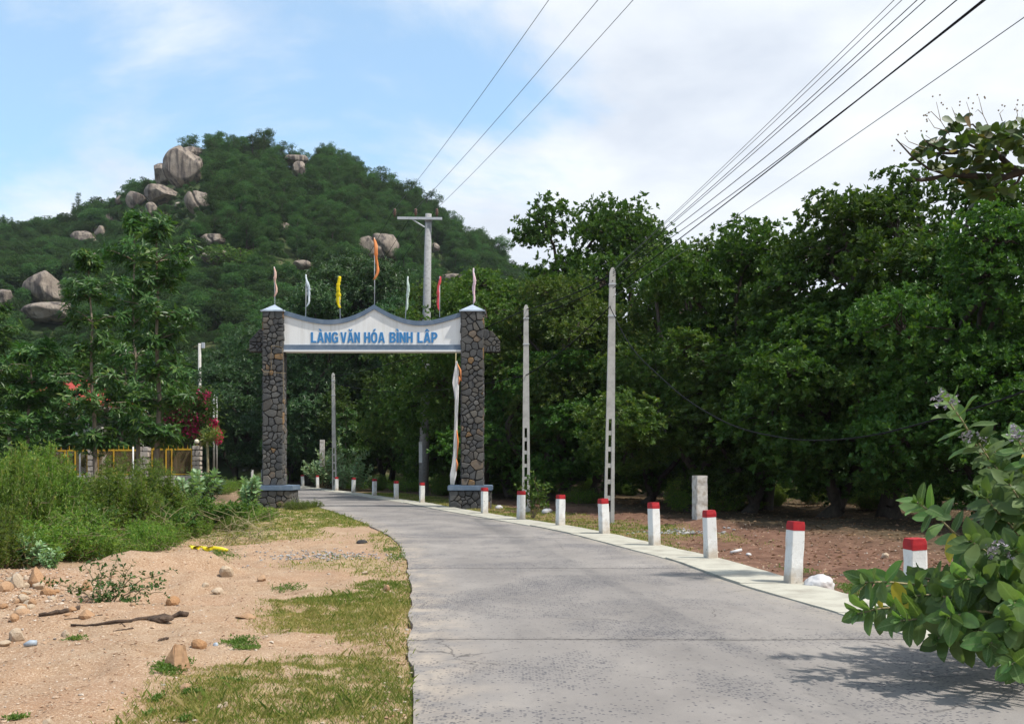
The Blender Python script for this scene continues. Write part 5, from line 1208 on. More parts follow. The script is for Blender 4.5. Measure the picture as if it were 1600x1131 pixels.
# red-roofed house among the trees
hd = 63.; hs_ = empty('house', (PX(80, hd), hd, 0)); tag(hs_, 'cream house with a red roof almost hidden behind the left garden trees', 'house')
Hw, He, Hp = 5.6, 4.9, 7.0
add('wall', MB().box((0, 4, He/2), (Hw, 8, He)).mesh('wall', M['house_wall']), hs_)
rf = MB(); rf.prism([(-Hw/2-.6, He+.003), (Hw/2+.6, He+.003), (Hw/2+.6, He+.16), (-Hw/2-.6, He+.16)], -.7, 8.7)
roof = add('roof', rf.mesh('roof', M['house_wall']), hs_)
q = np.array([(-Hw/2-.5,-.6,He+.163),(Hw/2+.5,-.6,He+.163),(Hw/2+.5,8.6,He+.163),(-Hw/2-.5,8.6,He+.163),(-1,4,Hp),(1,4,Hp)]); mb = MB(); mb.add(q, [np.array([[0,1,5,4],[2,3,4,5]]), np.array([[1,2,5],[3,0,4]])]); add('roof_tiles', mb.mesh('roof_tiles', M['roof_red']), roof)
for x in (-1.6, 1.2): f = add('window', MB().box((x, -.03, 3.4), (1.5, .09, 1.5)).mesh('window', M['white_paint']), hs_); add('pane', MB().box((x, -.06, 3.4), (1.25, .06, 1.25)).mesh('pane', M['glass_dark']), f)
# pale sand bank that shows under the far trees
xx, yy = np.meshgrid(np.linspace(-12, 12, 40), np.linspace(-5, 5, 16)); zz_ = 2.6*np.exp(-(yy/3.0)**2)*(1-smooth01(8, 12, np.abs(xx)))*(.6+.6*fbm(xx*.25, yy*.3, 15))-.1
i, j = np.meshgrid(np.arange(15), np.arange(39), indexing='ij')
tag(struct(add('sand_bank', fast_mesh('sand_bank', np.c_[xx.ravel(), yy.ravel(), zz_.ravel()], np.stack([i*40+j, i*40+j+1, (i+1)*40+j+1, (i+1)*40+j], -1).reshape(-1, 4), [M['sand']], smooth=True), None, (PX(402, 116), 112, 0))), 'pale sandy bank in the sun under the far trees')
# bougainvillea
def creeper():
    rng = np.random.default_rng(77); d = 56.2; t = empty('flowering_creeper', (PX(300, d), d, 0)); tag(t, 'creeper with crimson blossoms arching over the fence by the globe lamp', 'creeper')
    mb = MB(); P = []; A = []; C = []
    for px, py in [(272,655),(280,640),(290,632),(298,650),(306,640),(312,628),(318,650),(285,668),(296,660),(320,622),(262,660),(305,668),(330,640),(275,625)]:
        p = np.array([PX(px, d)-PX(300, d)+rng.normal(0, .1), rng.normal(0, .5), PZ(py, d)]); limb(mb, (rng.normal(0, .2), 0, 0), p, .05, .015, rng, 6, .12, 5); C.append(p)
    C = np.array(C); n = 2600; k = rng.integers(0, len(C), n); P = C[k]+rng.normal(0, .42, (n, 3)); A = rng.normal(0, .5, (n, 3))+[0, -.2, .6]
    V, F, rv = rosettes(rng, P, A, 4, .14, .075, (.5, 1.5)); add('stem', mb.mesh('stem', M['bark'], True), t); add('foliage', fast_mesh('foliage', V, F, [M['cashew']], rnd=rv), t)
    cl = np.array([(278,633),(283,640),(288,636),(276,655),(287,662),(297,665),(302,668),(295,660),(262,668),(320,624),(315,655),(306,672)],float)
    P = np.concatenate([np.array([PX(a, d)-PX(300, d), -.5, PZ(b, d)])+rng.normal(0, .23, (85, 3)) for a, b in cl]); V1, F1, r1 = rosettes(rng, P, rng.normal(0, .5, P.shape)+[0, -.5, .4], 5, .085, .075, (.6, 1.5))
    add('blossom', fast_mesh('blossom', V1, F1, [M['flower_red']], rnd=r1), t)
    u = np.linspace(0, 1, 60); P = np.c_[PX(336, d)-PX(300, d)+(PX(8, d)-PX(0, d))*u+rng.normal(0, .09, 60), rng.normal(-.3, .1, 60), PZ(656, d)+(PZ(690, d)-PZ(656, d))*u]
    P = np.repeat(P, 4, 0)+rng.normal(0, .07, (240, 3)); V1, F1, r1 = rosettes(rng, P, rng.normal(0, .5, P.shape)+[0, -.5, .2], 5, .085, .075, (.6, 1.5)); add('blossom', fast_mesh('blossom', V1, F1, [M['flower_red']], rnd=r1), t, ) ['label'] = 'hanging crimson blossom spray'
    limb(mb := MB(), (0, 0, 0), (PX(334, d)-PX(300, d), -.3, PZ(652, d)), .045, .015, rng, 8, .05, 5); add('stem', mb.mesh('stem', M['bark'], True), t)
creeper()
# yellow-green palm-like plant with a pale stem
d = 54.; t = empty('dracaena', (PX(324, d), d, 0)); tag(t, 'small yellow-green tufted plant on a pale stem beside the globe lamp', 'plant'); rng = np.random.default_rng(4)
add('stem', MB().tube([[0,0,-.1],[.03,0,1.4],[0,0,PZ(690, d)]], [.09,.07,.06], 8).mesh('stem', M['stalk'], True), t)
P = rng.normal(0, .22, (26, 3))*[1.4, 1, .9]+[.1, 0, PZ(682, d)]; V, F, rv = rosettes(rng, P, rng.normal(0, .4, P.shape)+[0,0,1], 9, .48, .07, (.4, 1.7), .3); add('foliage', fast_mesh('foliage', V, F, [M['cashew_light']], rnd=np.clip(rv+.35, 0, 1)), t)

# ------------------------------------------------------------------ shrubs
def feather_shrub(seed, H, rad, n, leaf=.05, mat='shrub', droop=.0, dead=8):
    rng = np.random.default_rng(seed); mb = MB(); P = []; A = []
    for q in range(n):
        a = rng.uniform(0, 6.28); r0 = rad*.25*rng.uniform(0, 1); r1 = rad*rng.uniform(.1, 1)**.7; h = H*(1-.5*(r1/rad)**2)*rng.uniform(.55, 1.05)
        t = np.linspace(0, 1, 7)[:,None]; p0 = np.array([math.cos(a)*r0, math.sin(a)*r0, -.05]); p1 = np.array([math.cos(a)*r1, math.sin(a)*r1, h])
        pts = p0*(1-t)+p1*t; pts[:,:2] += (np.array([math.cos(a), math.sin(a)])*r1*.22*np.sin(np.pi*t)); pts[:,:2] += rng.normal(0, .03, (7, 2)); mb.tube(pts, np.linspace(.009, .002, 7), 3, False)
        m = int(26+h*28); s = rng.uniform(.12, 1.02, m)**.8; pp = np.stack([np.interp(s, t[:,0], pts[:,k]) for k in range(3)], 1)
        P.append(pp+rng.normal(0, .045, pp.shape)); A.append(np.tile((p1-p0)/np.linalg.norm(p1-p0), (m, 1))*.7+rng.normal(0, .45, pp.shape))
    for q in range(dead):
        a = rng.uniform(0, 6.28); p = np.array([math.cos(a)*rad*1.1, math.sin(a)*rad*1.1, H*rng.uniform(.15, .55)]); limb(mb, (0, 0, .05), p, .007, .003, rng, 6, .15, 3)
    P = np.concatenate(P); A = np.concatenate(A); V, F, rv = rosettes(rng, P, A, 4, leaf, leaf*.30, (.3, 1.25), 0, .5, .1)
    return mb.mesh('stem', M['twig']), fast_mesh('foliage', V, F, [M[mat]], rnd=rv), H
SH = [feather_shrub(200+q, 1.7, .80, 66, .072) for q in range(3)]+[feather_shrub(210+q, .95, .95, 70, .060, dead=14) for q in range(2)]
def shrub(proto, x, y, h, lab, grp, wide=1., rz=0.):
    st, fo, H = SH[proto]; o = empty('shrub', (x, y, GH(x, y)-.03), rz); s = h/H; o.scale = (s*wide, s*wide, s); add('stem', st, o); add('foliage', fo, o); return tag(o, lab, 'shrub', grp)
hr2 = np.random.default_rng(66)
topy = np.array([(-120,716),(0,712),(50,700),(75,698),(100,734),(150,738),(200,738),(235,728),(262,764),(300,778),(350,782),(400,786),(420,794)],float)
fronty = np.array([(-120,905),(0,896),(60,888),(140,880),(200,870),(260,858),(330,838),(400,822),(430,808)],float)
cnt = 0
for d in (14.4, 15.4, 16.8, 18.2, 19.8, 21.8, 24.2, 27, 30.5, 34.5):
    for px in np.arange(-110, 425, 1600*.92/d):
        p = px+hr2.uniform(-14, 14); dd = d+hr2.uniform(-.6, .6); fy = np.interp(p, fronty[:,0], fronty[:,1])
        if CAM_Z*1600/(fy-724) > dd+.25: continue
        x = PX(p, dd)
        if LX(dd)-x < 1.1: continue
        H = CAM_Z+(724-np.interp(p, topy[:,0], topy[:,1]))/1600*dd; front = dd < CAM_Z*1600/(fy-724)+1.6
        h = max(.35, H*hr2.choice([hr2.uniform(.55, .78), hr2.uniform(.55, .85), hr2.uniform(.95, 1.18)])*(.66 if front else 1.0))
        pr = hr2.integers(3, 5) if (h < .95 or p > 290) else hr2.integers(0, 3)
        shrub(pr, x, dd, h, 'feathery green shrub in the thicket on the left roadside' if not front else 'feathery green shrub along the front edge of the left thicket', 'feathery shrubs of the left thicket' if not front else 'front shrubs of the left thicket', hr2.uniform(.95, 1.35), hr2.uniform(0, 6.28)); cnt += 1
shrub(0, PX(68, 19), 19, PZ(690, 19)+.05, 'tallest feathery shrub with two upright plumes at the far left', None, .75, 1.)
shrub(1, PX(232, 24), 24, PZ(718, 24)+.05, 'rounded bright feathery shrub in front of the right yellow gate leaf', None, 1.0, 2.)
for px, d, s_, pr, lab in ((20, 17.5, 1.15, 0, 'plumed shrub at the far left edge of the thicket'), (180, 22, 1.05, 1, 'upright feathery shrub before the middle fence panel'), (90, 21, 1.1, 2, 'tall loose feathery shrub near the thin lamp pole')):
    shrub(pr, PX(px, d), d, 1.75*s_, lab, None, .7, px)
for px, d, h, lab in ((215, 22.5, .9, 'darker leafy bush in the middle of the left thicket'), (330, 24, .7, 'light leafy bush at the right of the left thicket'), (285, 21.2, .55, 'low leafy bush at the front of the left thicket'), (130, 18.4, .75, 'leafy bush near the front of the left thicket'), (375, 26, .5, 'low leafy bush at the right end of the left thicket')):
    rg_ = np.random.default_rng(int(px)); x = PX(px, d); o = empty('leafy_bush', (x, d, GH(x, d))); tag(o, lab, 'bush'); mb = MB(); P = []; A = []
    for q in range(26):
        tp = np.array([rg_.normal(0, h*.45), rg_.normal(0, h*.4), h*rg_.uniform(.5, 1.05)]); pts = limb(mb, (0, 0, -.03), tp, .010, .004, rg_, 6, .08, 4); k = rg_.uniform(.35, 1, 12); u = np.linspace(0, 1, 6)
        P.append(np.stack([np.interp(k, u, pts[:,c]) for c in range(3)], 1)+rg_.normal(0, .04, (12, 3))); A.append(rg_.normal(0, .4, (12, 3))+[0, 0, .7])
    V, F, rv = rosettes(rg_, np.concatenate(P), np.concatenate(A), 6, .085, .045, (.5, 1.4)); add('stem', mb.mesh('stem', M['twig']), o); add('foliage', fast_mesh('foliage', V, F, [M['cashew_light' if px != 215 else 'cashew']], rnd=rv), o)
for px, d, lab in ((395, 21.5, 'tangle of pale dry twigs at the right end of the left thicket'), (345, 20.6, 'pale dry twigs sticking out of the front of the left thicket'), (250, 20.2, 'pale bare twigs before the yellow plastic strip'), (85, 17.3, 'bare grey stems in the front of the left thicket')):
    rg_ = np.random.default_rng(int(px)+1); mb = MB(); x = PX(px, d)
    for q in range(16): limb(mb, (rg_.normal(0, .25), rg_.normal(0, .2), -.02), (rg_.normal(0, .65), rg_.normal(-.2, .35), rg_.uniform(.15, .8)), .007, .003, rg_, 7, .12, 4)
    tag(add('dry_twigs', mb.mesh('dry_twigs', M['stalk']), None, (x, d, GH(x, d))), lab, 'twigs')
for px, py, h, lab in ((432, 793, .55, 'low grassy tuft against the left gate pillar plinth'), (465, 796, .45, 'low grassy tuft right of the left gate pillar plinth'), (402, 792, .6, 'low leafy tuft left of the left gate pillar plinth'), (352, 768, .8, 'low shrub between the fence and the far road'), (372, 764, .8, 'low shrub just left of the far kerb posts'), (338, 772, .9, 'shrub in front of the stone base of the fence'), (392, 776, .6, 'small shrub behind the left pillar plinth'), (488, 792, .35, 'small tuft at the road edge beside the left gate pillar')):
    dd = GD(py); shrub(3, PX(px, dd), dd, h, lab, None, 1.2, px)
for px, py, h, lab in ((590, 764, 1.1, 'low shrub behind the bollards under the gate'), (640, 766, 1.0, 'low shrub left of the crossarm pole foot'), (690, 772, 1.3, 'shrub just left of the right gate pillar plinth'), (730, 770, 1.4, 'shrub behind the right gate pillar'), (785, 768, 1.0, 'low dark shrub right of the right gate pillar'), (560, 762, .8, 'low shrub behind the pale broad-leaved shrub'), (455, 752, 1.6, 'yellowish shrub right of the left gate pillar'), (470, 752, 1.9, 'taller yellowish shrub right of the left gate pillar')):
    dd = GD(py)*.98; shrub(2 if h > 1 else 4, PX(px, dd), dd, h, lab, None, 1.35, px)
# undergrowth in the shade of the grove
for q in range(46):
    dd = gi.uniform(33, 60); xx = gi.uniform(KOUT(np.array([dd]))[0]+5, dd*.56); shrub(int(gi.integers(0, 5)), xx, dd, gi.uniform(.5, 1.5), 'shaded undergrowth shrub beneath the right-hand grove', 'undergrowth of the right-hand grove', 1.3, gi.uniform(0, 6))

# ------------------------------------------------------------------ large-leaved shrubs (opposite thick leaves)
def big_leaf(seed, curl=.12, cup=.18):
    rng = np.random.default_rng(seed); t = np.array([0, .1, .28, .5, .72, .9, 1.]); hw = np.array([.03, .13, .215, .25, .215, .11, .008]); V = []
    for a, w in zip(t, hw):
        z = -curl*a**2+.03*math.sin(a*7+seed); tw = .12*math.sin(a*4+seed*1.7)
        for s in (-1, -.5, 0, .5, 1): V.append((a, s*w*1.0, z+cup*w*abs(s)+s*w*tw+rng.normal(0, .004)))
    F = [[r*5+c, r*5+c+1, (r+1)*5+c+1, (r+1)*5+c] for r in range(6) for c in range(4)]
    return np.array(V), np.array(F)
LEAFM = []
for q in range(7):
    V, F = big_leaf(q, [.05, .15, .28, -.08, .2, .1, .35][q], [.2, .3, .12, .35, .25, .1, .3][q])
    lm_ = fast_mesh('leaf', V, F, [M['calo']], rnd=np.full(len(F), [.15, .35, .55, .75, .45, .9, .3][q]), smooth=True); at_ = lm_.attributes.new('rib', 'FLOAT', 'POINT'); at_.data.foreach_set('value', np.tile([0, 0, 1, 0, 0], 7).astype(np.float32)); LEAFM.append((V, F, lm_))
YLEAF = fast_mesh('leaf', LEAFM[2][0], LEAFM[2][1], [M['yellow_leaf']], rnd=np.full(24, .5), smooth=True)
from mathutils import Matrix
def leaf_matrix(p, D, N, L):
    D = Vector(D).normalized(); N = Vector(N); N = (N-D*N.dot(D)).normalized(); S = N.cross(D)
    m = Matrix((D, S, N)).transposed().to_4x4(); m = Matrix.Translation(Vector(p)) @ m @ Matrix.Diagonal((L, L, L, 1)); return m
def flower_head(p, rng, s=1.):
    mb = MB(); P = np.array(p)+rng.normal(0, .028*s, (16, 3)); V, F, rv = rosettes(rng, P, rng.normal(0, .4, (16, 3))+[-.3, -.3, .8], 5, .024*s, .016*s, (.5, 1.3)); return fast_mesh('flower_cluster', V, F, [M['flower_mauve']], rnd=rv)
bush = empty('roadside_bush', (4.95, 8.6, -.08)); tag(bush, 'large-leaved green bush with mauve flower heads leaning over the road at bottom right', 'bush')
cr2 = np.random.default_rng(123); ROOT = np.array([4.95, 8.6, -.08])
TIPS = [(1478,632,7.9,1),(1440,790,7.5,0),(1352,905,7.3,0),(1338,955,7.4,0),(1405,968,7.1,0),(1500,910,6.9,0),(1545,1000,6.7,0),(1585,1050,6.55,0),(1572,800,7.6,0),(1560,870,7.0,1),(1480,975,6.8,0),(1590,690,7.6,1),(1592,940,6.6,0),(1430,925,7.4,0),(1530,770,8.3,0),(1600,740,7.9,0),(1640,660,8.0,1),(1660,820,7.2,0),(1700,900,6.9,0),(1720,720,8.2,0),(1650,980,6.6,0),(1520,850,7.8,0),(1470,1000,7.0,0),(1610,860,7.3,0),(1560,930,7.2,0),(1500,950,7.4,0),(1640,900,7.6,0),(1540,700,8.4,0),(1505,835,7.0,0),(1545,790,7.4,0),(1592,850,6.9,0),(1578,755,7.5,0),(1530,905,6.9,0),(1480,930,7.0,0),(1575,985,6.6,0),(1570,915,7.0,0),(1438,892,8.2,0),(1405,912,8.0,0),(1520,690,8.0,1),(1560,735,7.7,0),(1598,770,7.3,0)]
nl = 0; extra = MB(); ern = []
for ti, (px, py, d, fl) in enumerate(TIPS):
    tip = np.array([PX(px, d), d, PZ(py, d)])-ROOT; L = np.linalg.norm(tip); mid = tip*np.array([.50, .52, .42])+np.array([.12, .05, .10+.10*L*(tip[2] < .9)])
    t = np.linspace(0, 1, 14)[:,None]; pts = (1-t)**2*np.array([cr2.normal(0, .12), cr2.normal(0, .12), 0])+2*t*(1-t)*mid+t**2*tip; pts += np.cumsum(cr2.normal(0, .008, (14, 3)), 0)*t
    add('stem', MB().tube(pts, np.linspace(.019, .006, 14), 7, True).mesh('stem', M['stalk'], True), bush)
    seg = np.r_[0, np.cumsum(np.linalg.norm(np.diff(pts, axis=0), axis=1))]; end = seg[-1]; s = end; ph = cr2.uniform(0, 3.14); k = 0
    while s > end-1.10 and s > .35:
        p = np.array([np.interp(s, seg, pts[:,c]) for c in range(3)]); p2 = np.array([np.interp(max(0, s-.05), seg, pts[:,c]) for c in range(3)]); A = unit(p-p2)
        U = unit(np.cross(A, [0.1, .2, 1.])); W = np.cross(A, U); ang = ph+k*1.57
        if cr2.uniform() < (1 if k < 7 else .6):
            for sg in (0, math.pi):
                tilt = np.interp(k, [0, 1, 3, 8], [.30, .62, 1.0, 1.25])+cr2.normal(0, .12); dr = U*math.cos(ang+sg)+W*math.sin(ang+sg)
                D = A*math.cos(tilt)+dr*math.sin(tilt); D[2] -= .10*k*.4; N = A-D*(A@D)+cr2.normal(0, .15, 3)+np.array([0, 0, .25]); ls = np.interp(k, [0, 1, 2, 5, 9], [.08, .14, .185, .21, .21])*cr2.uniform(.85, 1.15)
                q = int(cr2.integers(0, 7)); 
                if nl < 296 and px < 1660:
                    ye = k > 4 and cr2.uniform() < .10
                    o = add('leaf', YLEAF if ye else LEAFM[q][2], bush); o.matrix_local = leaf_matrix(p, D, N, ls); nl += 1
                else:
                    m = np.array(leaf_matrix(p, D, N, ls)); V = LEAFM[q][0]@m[:3,:3].T+m[:3,3]; extra.add(V, LEAFM[q][1]); ern += [cr2.uniform()]*24
        s -= np.interp(k, [0, 1, 3, 8], [.025, .04, .06, .085]); k += 1
    if fl:
        for q in range(2): stuff(add('flower_cluster', flower_head(tip+np.array([-.05+.09*q, -.05, .05-.03*q]), cr2, 1.1 if q == 0 else .7), bush))
if extra.n: stuff(add('leaf_mass', extra.mesh('leaf_mass', M['calo'], True, rnd=ern), bush))
def calotropis(seed, H, n, spread, mat='calo_far', k=14, name='pale_shrub', L=.19):
    rng = np.random.default_rng(seed); mb = MB(); P = []; A = []; Vs = []; Fs = []; n0 = 0; rn = []
    for q in range(n):
        a = rng.uniform(0, 6.28); r = spread*rng.uniform(.1, 1); tip = np.array([math.cos(a)*r, math.sin(a)*r, H*rng.uniform(.45, 1)*(1-.25*r/spread)]); pts = limb(mb, (rng.normal(0, .1), rng.normal(0, .1), -.05), tip, .02, .007, rng, 8, .05, 5)
        seg = np.linspace(0, 1, len(pts))
        for kk in range(k):
            s = 1-kk/(k*1.0)*.85; p = np.array([np.interp(s, seg, pts[:,c]) for c in range(3)]); Ax = unit(pts[-1]-pts[-3])
            U = unit(np.cross(Ax, [.1, .2, 1.])); W = np.cross(Ax, U); ang = q+kk*1.57
            for sg in (0, math.pi):
                tilt = np.interp(kk, [0, 1, 3, 8], [.3, .6, .9, 1.2])+rng.normal(0, .12); dr = U*math.cos(ang+sg)+W*math.sin(ang+sg); D = Ax*math.cos(tilt)+dr*math.sin(tilt)
                m = np.array(leaf_matrix(p, D, Ax-D*(Ax@D)+rng.normal(0, .2, 3), L*np.interp(kk, [0, 1, 3], [.5, .8, 1])*rng.uniform(.8, 1.15))); V, F, _ = LEAFM[rng.integers(0, 7)]; Vs.append(V@m[:3,:3].T+m[:3,3]); Fs.append(F+n0); n0 += len(V); rn += [rng.uniform()]*len(F)
    return mb.mesh('stem', M['stalk'], True), fast_mesh('foliage', np.concatenate(Vs), np.concatenate(Fs), [M[mat]], rnd=rn, smooth=True)
CA = calotropis(301, 2.1, 30, 1.25); CB = calotropis(302, 1.0, 9, .55)
for px, d, s, pr, lab in ((530, 62.5, 1.6, CA, 'pale grey-green broad-leaved shrub behind the bollards under the gate'), (500, 66, 1.25, CA, 'left half of the pale broad-leaved shrubs under the gate'), (556, 60.5, 1.05, CA, 'smaller pale broad-leaved shrub at the right of its pair under the gate'),
  (310, 36, 1.5, CB, 'pale broad-leaved plant in front of the globe lamp pillar'), (285, 33, 1.3, CB, 'pale broad-leaved plant before the fence base wall'), (390, 34.5, 1.35, CB, 'blue-green broad-leaved plant left of the left gate pillar'), (325, 38, 1.35, CB, 'pale broad-leaved plant beside the bend of the far road'),
  (42, 15.2, .62, CB, 'small pale broad-leaved plant in the front of the left thicket'), (78, 14.6, .38, CB, 'smallest pale broad-leaved plant low in the front of the left thicket'), (440, 62, 1.2, CB, 'pale leaves peeping out behind the left gate pillar')):
    x = PX(px, d); o = empty('pale_shrub', (x, d, GH(x, d)), px); o.scale = (s,)*3; add('stem', pr[0], o); add('foliage', pr[1], o); tag(o, lab, 'shrub')
x = PX(540, 66); t = empty('feathery_tree', (x, 66, 0)); tag(t, 'small tree with drooping fronds beside the thin far pole', 'tree'); trk, crn, H = TREES['U']; t.scale = (.62, .62, .64); add('trunk', trk, t); add('crown', crn, t)

# sapling by the farther slotted pole and the leafy plant on the dirt
def leafy(seed, tips, n_l, L, mat, name, loc, lab, cat, r=.010):
    rng = np.random.default_rng(seed); o = empty(name, loc); tag(o, lab, cat); mb = MB(); P = []; A = []
    for tp in tips:
        pts = limb(mb, (rng.normal(0, .03), rng.normal(0, .03), -.03), tp, r, r*.35, rng, 8, .06, 5)
        s = rng.uniform(.35, 1, n_l); k = np.linspace(0, 1, len(pts)); pp = np.stack([np.interp(s, k, pts[:,c]) for c in range(3)], 1); P.append(pp+rng.normal(0, L*.7, pp.shape)); A.append(rng.normal(0, .5, pp.shape)+unit(np.array(tp))*.5+[0, 0, .4])
    P = np.concatenate(P); A = np.concatenate(A); V, F, rv = rosettes(rng, P, A, 3, L, L*.55, (.5, 1.5), .15, .5, .15); add('stem', mb.mesh('stem', M['twig'], True), o); add('foliage', fast_mesh('foliage', V, F, [M[mat]], rnd=rv), o); return o
d = 11.5; bx_ = PX(165, d)
def rel(px, py, dd=0): return (PX(px, d+dd)-bx_, dd, PZ(py, d+dd)-GH(bx_, d))
leafy(5, [rel(70,905,.1), rel(105,920,-.1), rel(130,880,.3), rel(150,872,.1), rel(185,868,.2), rel(205,885,.1), rel(218,900,-.1), rel(265,890,.2), rel(250,915,-.2), rel(215,940,-.3), rel(165,925,-.3), rel(145,915,-.2), rel(255,925,-.1), rel(190,905,0), rel(160,935,-.25)], 15, .055, 'sapling', 'sapling', (bx_, d, GH(bx_, d)), 'dark green leafy sapling sprawling on the dirt beside the dead branch', 'plant')
d2 = 30.; x2 = PX(832, d2)
leafy(6, [(-.35,0,1.0),(.1,.1,1.25),(.35,0,1.1),(.2,-.1,.8),(-.2,.1,.75),(.42,0,.6),(-.1,0,1.15),(.3,.1,.95)], 16, .13, 'cashew_light', 'sapling', (x2, d2, GH(x2, d2)), 'bright green sapling at the foot of the second slotted pole', 'plant', .014)

# ------------------------------------------------------------------ branch hanging in at the top right
def almond():
    rng = np.random.default_rng(314); bx0, by0 = 9.6, 14.2; t = empty('almond_tree', (bx0, by0, GH(bx0, by0))); o0 = np.array([bx0, by0, GH(bx0, by0)])
    tag(t, 'tree reaching in from the top right with a bare-twigged branch of round yellow-green leaves', 'tree')
    def W(px, py, d): return np.array([PX(px, d), d, PZ(py, d)])-o0
    mb = MB(); mb.tube([[0,0,-.3],[.05,0,1.2],[.0,.1,2.6],[-.15,0,4.0]], [.26,.19,.16,.13], 10, False); hub = np.array([-.15, 0, 4.0])
    d = 13.; J = W(1640, 258, 13.4); limb(mb, hub, J, .11, .075, rng, 7, .03, 8)
    br = [[(1640,258),(1598,268),(1570,278),(1532,276),(1490,274),(1440,282),(1432,281)], [(1598,268),(1580,262),(1560,243),(1535,237),(1510,238),(1488,240),(1462,240)], [(1490,274),(1470,270),(1450,264),(1425,245),(1400,218)],
          [(1570,278),(1556,290),(1545,300),(1530,305)], [(1560,243),(1548,225),(1530,206),(1512,204)], [(1535,237),(1505,222),(1496,200),(1498,186)], [(1510,238),(1484,236),(1452,226),(1444,218)], [(1640,258),(1620,235),(1600,215),(1575,200)], [(1598,268),(1590,285),(1574,296),(1550,302)], [(1530,206),(1520,195),(1490,200),(1470,218)], [(1432,281),(1425,276),(1418,266)]]
    rr = [.06, .045, .024, .02, .024, .018, .018, .04, .022, .014, .010]
    PL = []
    for b, r in zip(br, rr):
        P = np.array([W(px, py, 13.2+.3*math.sin(px*.05+k)) if False else W(px, py, 13.2+(px-1600)*-.0015+.25*math.sin(px*.021)) for k, (px, py) in enumerate(b)]); mb.tube(P, np.linspace(r, r*.35, len(P)), 6, False); PL.append(P)
    tw = MB()
    for a, b, c in [((1484,212),(1470,190),(1463,160)),((1470,190),(1455,175),(1446,180)),((1478,205),(1460,200),(1450,185)),((1548,205),(1536,180),(1529,152)),((1536,180),(1528,172),(1524,176)),((1512,196),(1516,178),(1510,160)),((1496,190),(1490,175),(1487,168)),((1585,196),(1590,180),(1587,168)),((1598,190),(1596,178),(1598,172)),((1566,190),(1562,178),(1568,172)),((1436,240),(1420,232),(1408,224)),((1470,214),(1462,224),(1446,212)),((1446,232),(1420,222),(1414,214))]:
        P = [W(*a, 13.2), W(*b, 13.15), W(*c, 13.2)]; tw.tube(P, [.006,.005,.003], 4, False)
        for q in range(3): e = P[2]+rng.normal(0, .05, 3); tw.tube([e-[0,0,.012], e, e+[0,0,.012]], [.004,.013,.004], 5)
    add('branch', mb.mesh('branch', M['bark'], True), t); add('twig', tw.mesh('twig', M['twig']), t)
    lv = []
    for q in range(4):
        tt = np.array([0, .15, .4, .68, .9, 1.]); hw = np.array([.03, .13, .25, .36, .27, .05]); V = [(a, s*w, -.25*q*.35*a*a+.18*w*abs(s)) for a, w in zip(tt, hw) for s in (-1, 0, 1)]; F = [[r*3+c, r*3+c+1, (r+1)*3+c+1, (r+1)*3+c] for r in range(5) for c in range(2)]
        lv.append((np.array(V), np.array(F), fast_mesh('leaf', V, np.array(F), [M['almond']], rnd=np.full(10, [.2, .5, .75, .97][q]), smooth=True)))
    cl = [(1499,187,4),(1492,200,5),(1513,200,4),(1528,213,4),(1447,222,4),(1442,232,3),(1460,230,5),(1440,243,2),(1450,248,2),(1468,262,3),(1484,228,5),(1498,228,6),(1510,216,5),(1526,236,6),(1518,252,6),(1540,228,6),(1556,210,5),(1565,200,6),(1570,220,6),(1590,222,6),(1596,200,5),(1588,190,4),(1480,250,5),(1500,260,6),(1520,276,6),(1532,290,5),(1528,300,4),(1545,285,6),(1555,296,5),(1560,262,6),(1542,255,6),(1578,238,6),(1600,240,6),(1576,212,5),(1536,205,4),(1494,246,5),(1508,285,4),(1556,232,6),(1606,215,6),(1618,250,6),(1630,230,6)]
    n = 0
    for px, py, k in cl:
        p = W(px, py+4, 13.2+rng.normal(0, .18)); a = rng.uniform(0, 6.28)
        for q in range(k+3):
            th = a+q*2.4; D = np.array([math.cos(th)*.9-.15, math.sin(th)*.8-.2, rng.uniform(-.55, .65)]); q2 = int(rng.choice(4, p=[.46, .38, .13, .03])); o = add('leaf', lv[q2][2], t); o.matrix_local = leaf_matrix(p+rng.normal(0, .05, 3), D, [rng.normal(0, .6), rng.normal(0, .5)-.9, rng.normal(.3, .6)], rng.uniform(.125, .20)); n += 1
    # the rest of the crown, to the right of the frame
    for q in range(9): 
        e = hub+np.array([rng.uniform(.4, 3.4), rng.uniform(-1.6, 2.2), rng.uniform(.5, 2.2)]); limb(mb2 := MB(), hub, e, .06, .015, rng, 6, .08, 6); add('branch', mb2.mesh('branch', M['bark'], True), t)
        P = e+rng.normal(0, .35, (26, 3))*[1.4, 1.4, .6]; V, F, rv = rosettes(rng, P, rng.normal(0, .3, P.shape)+[0,0,1], 6, .2, .13, (.7, 1.7), 0, .62); stuff(add('leaf_mass', fast_mesh('leaf_mass', V, F, [M['almond']], rnd=rv), t))
almond()

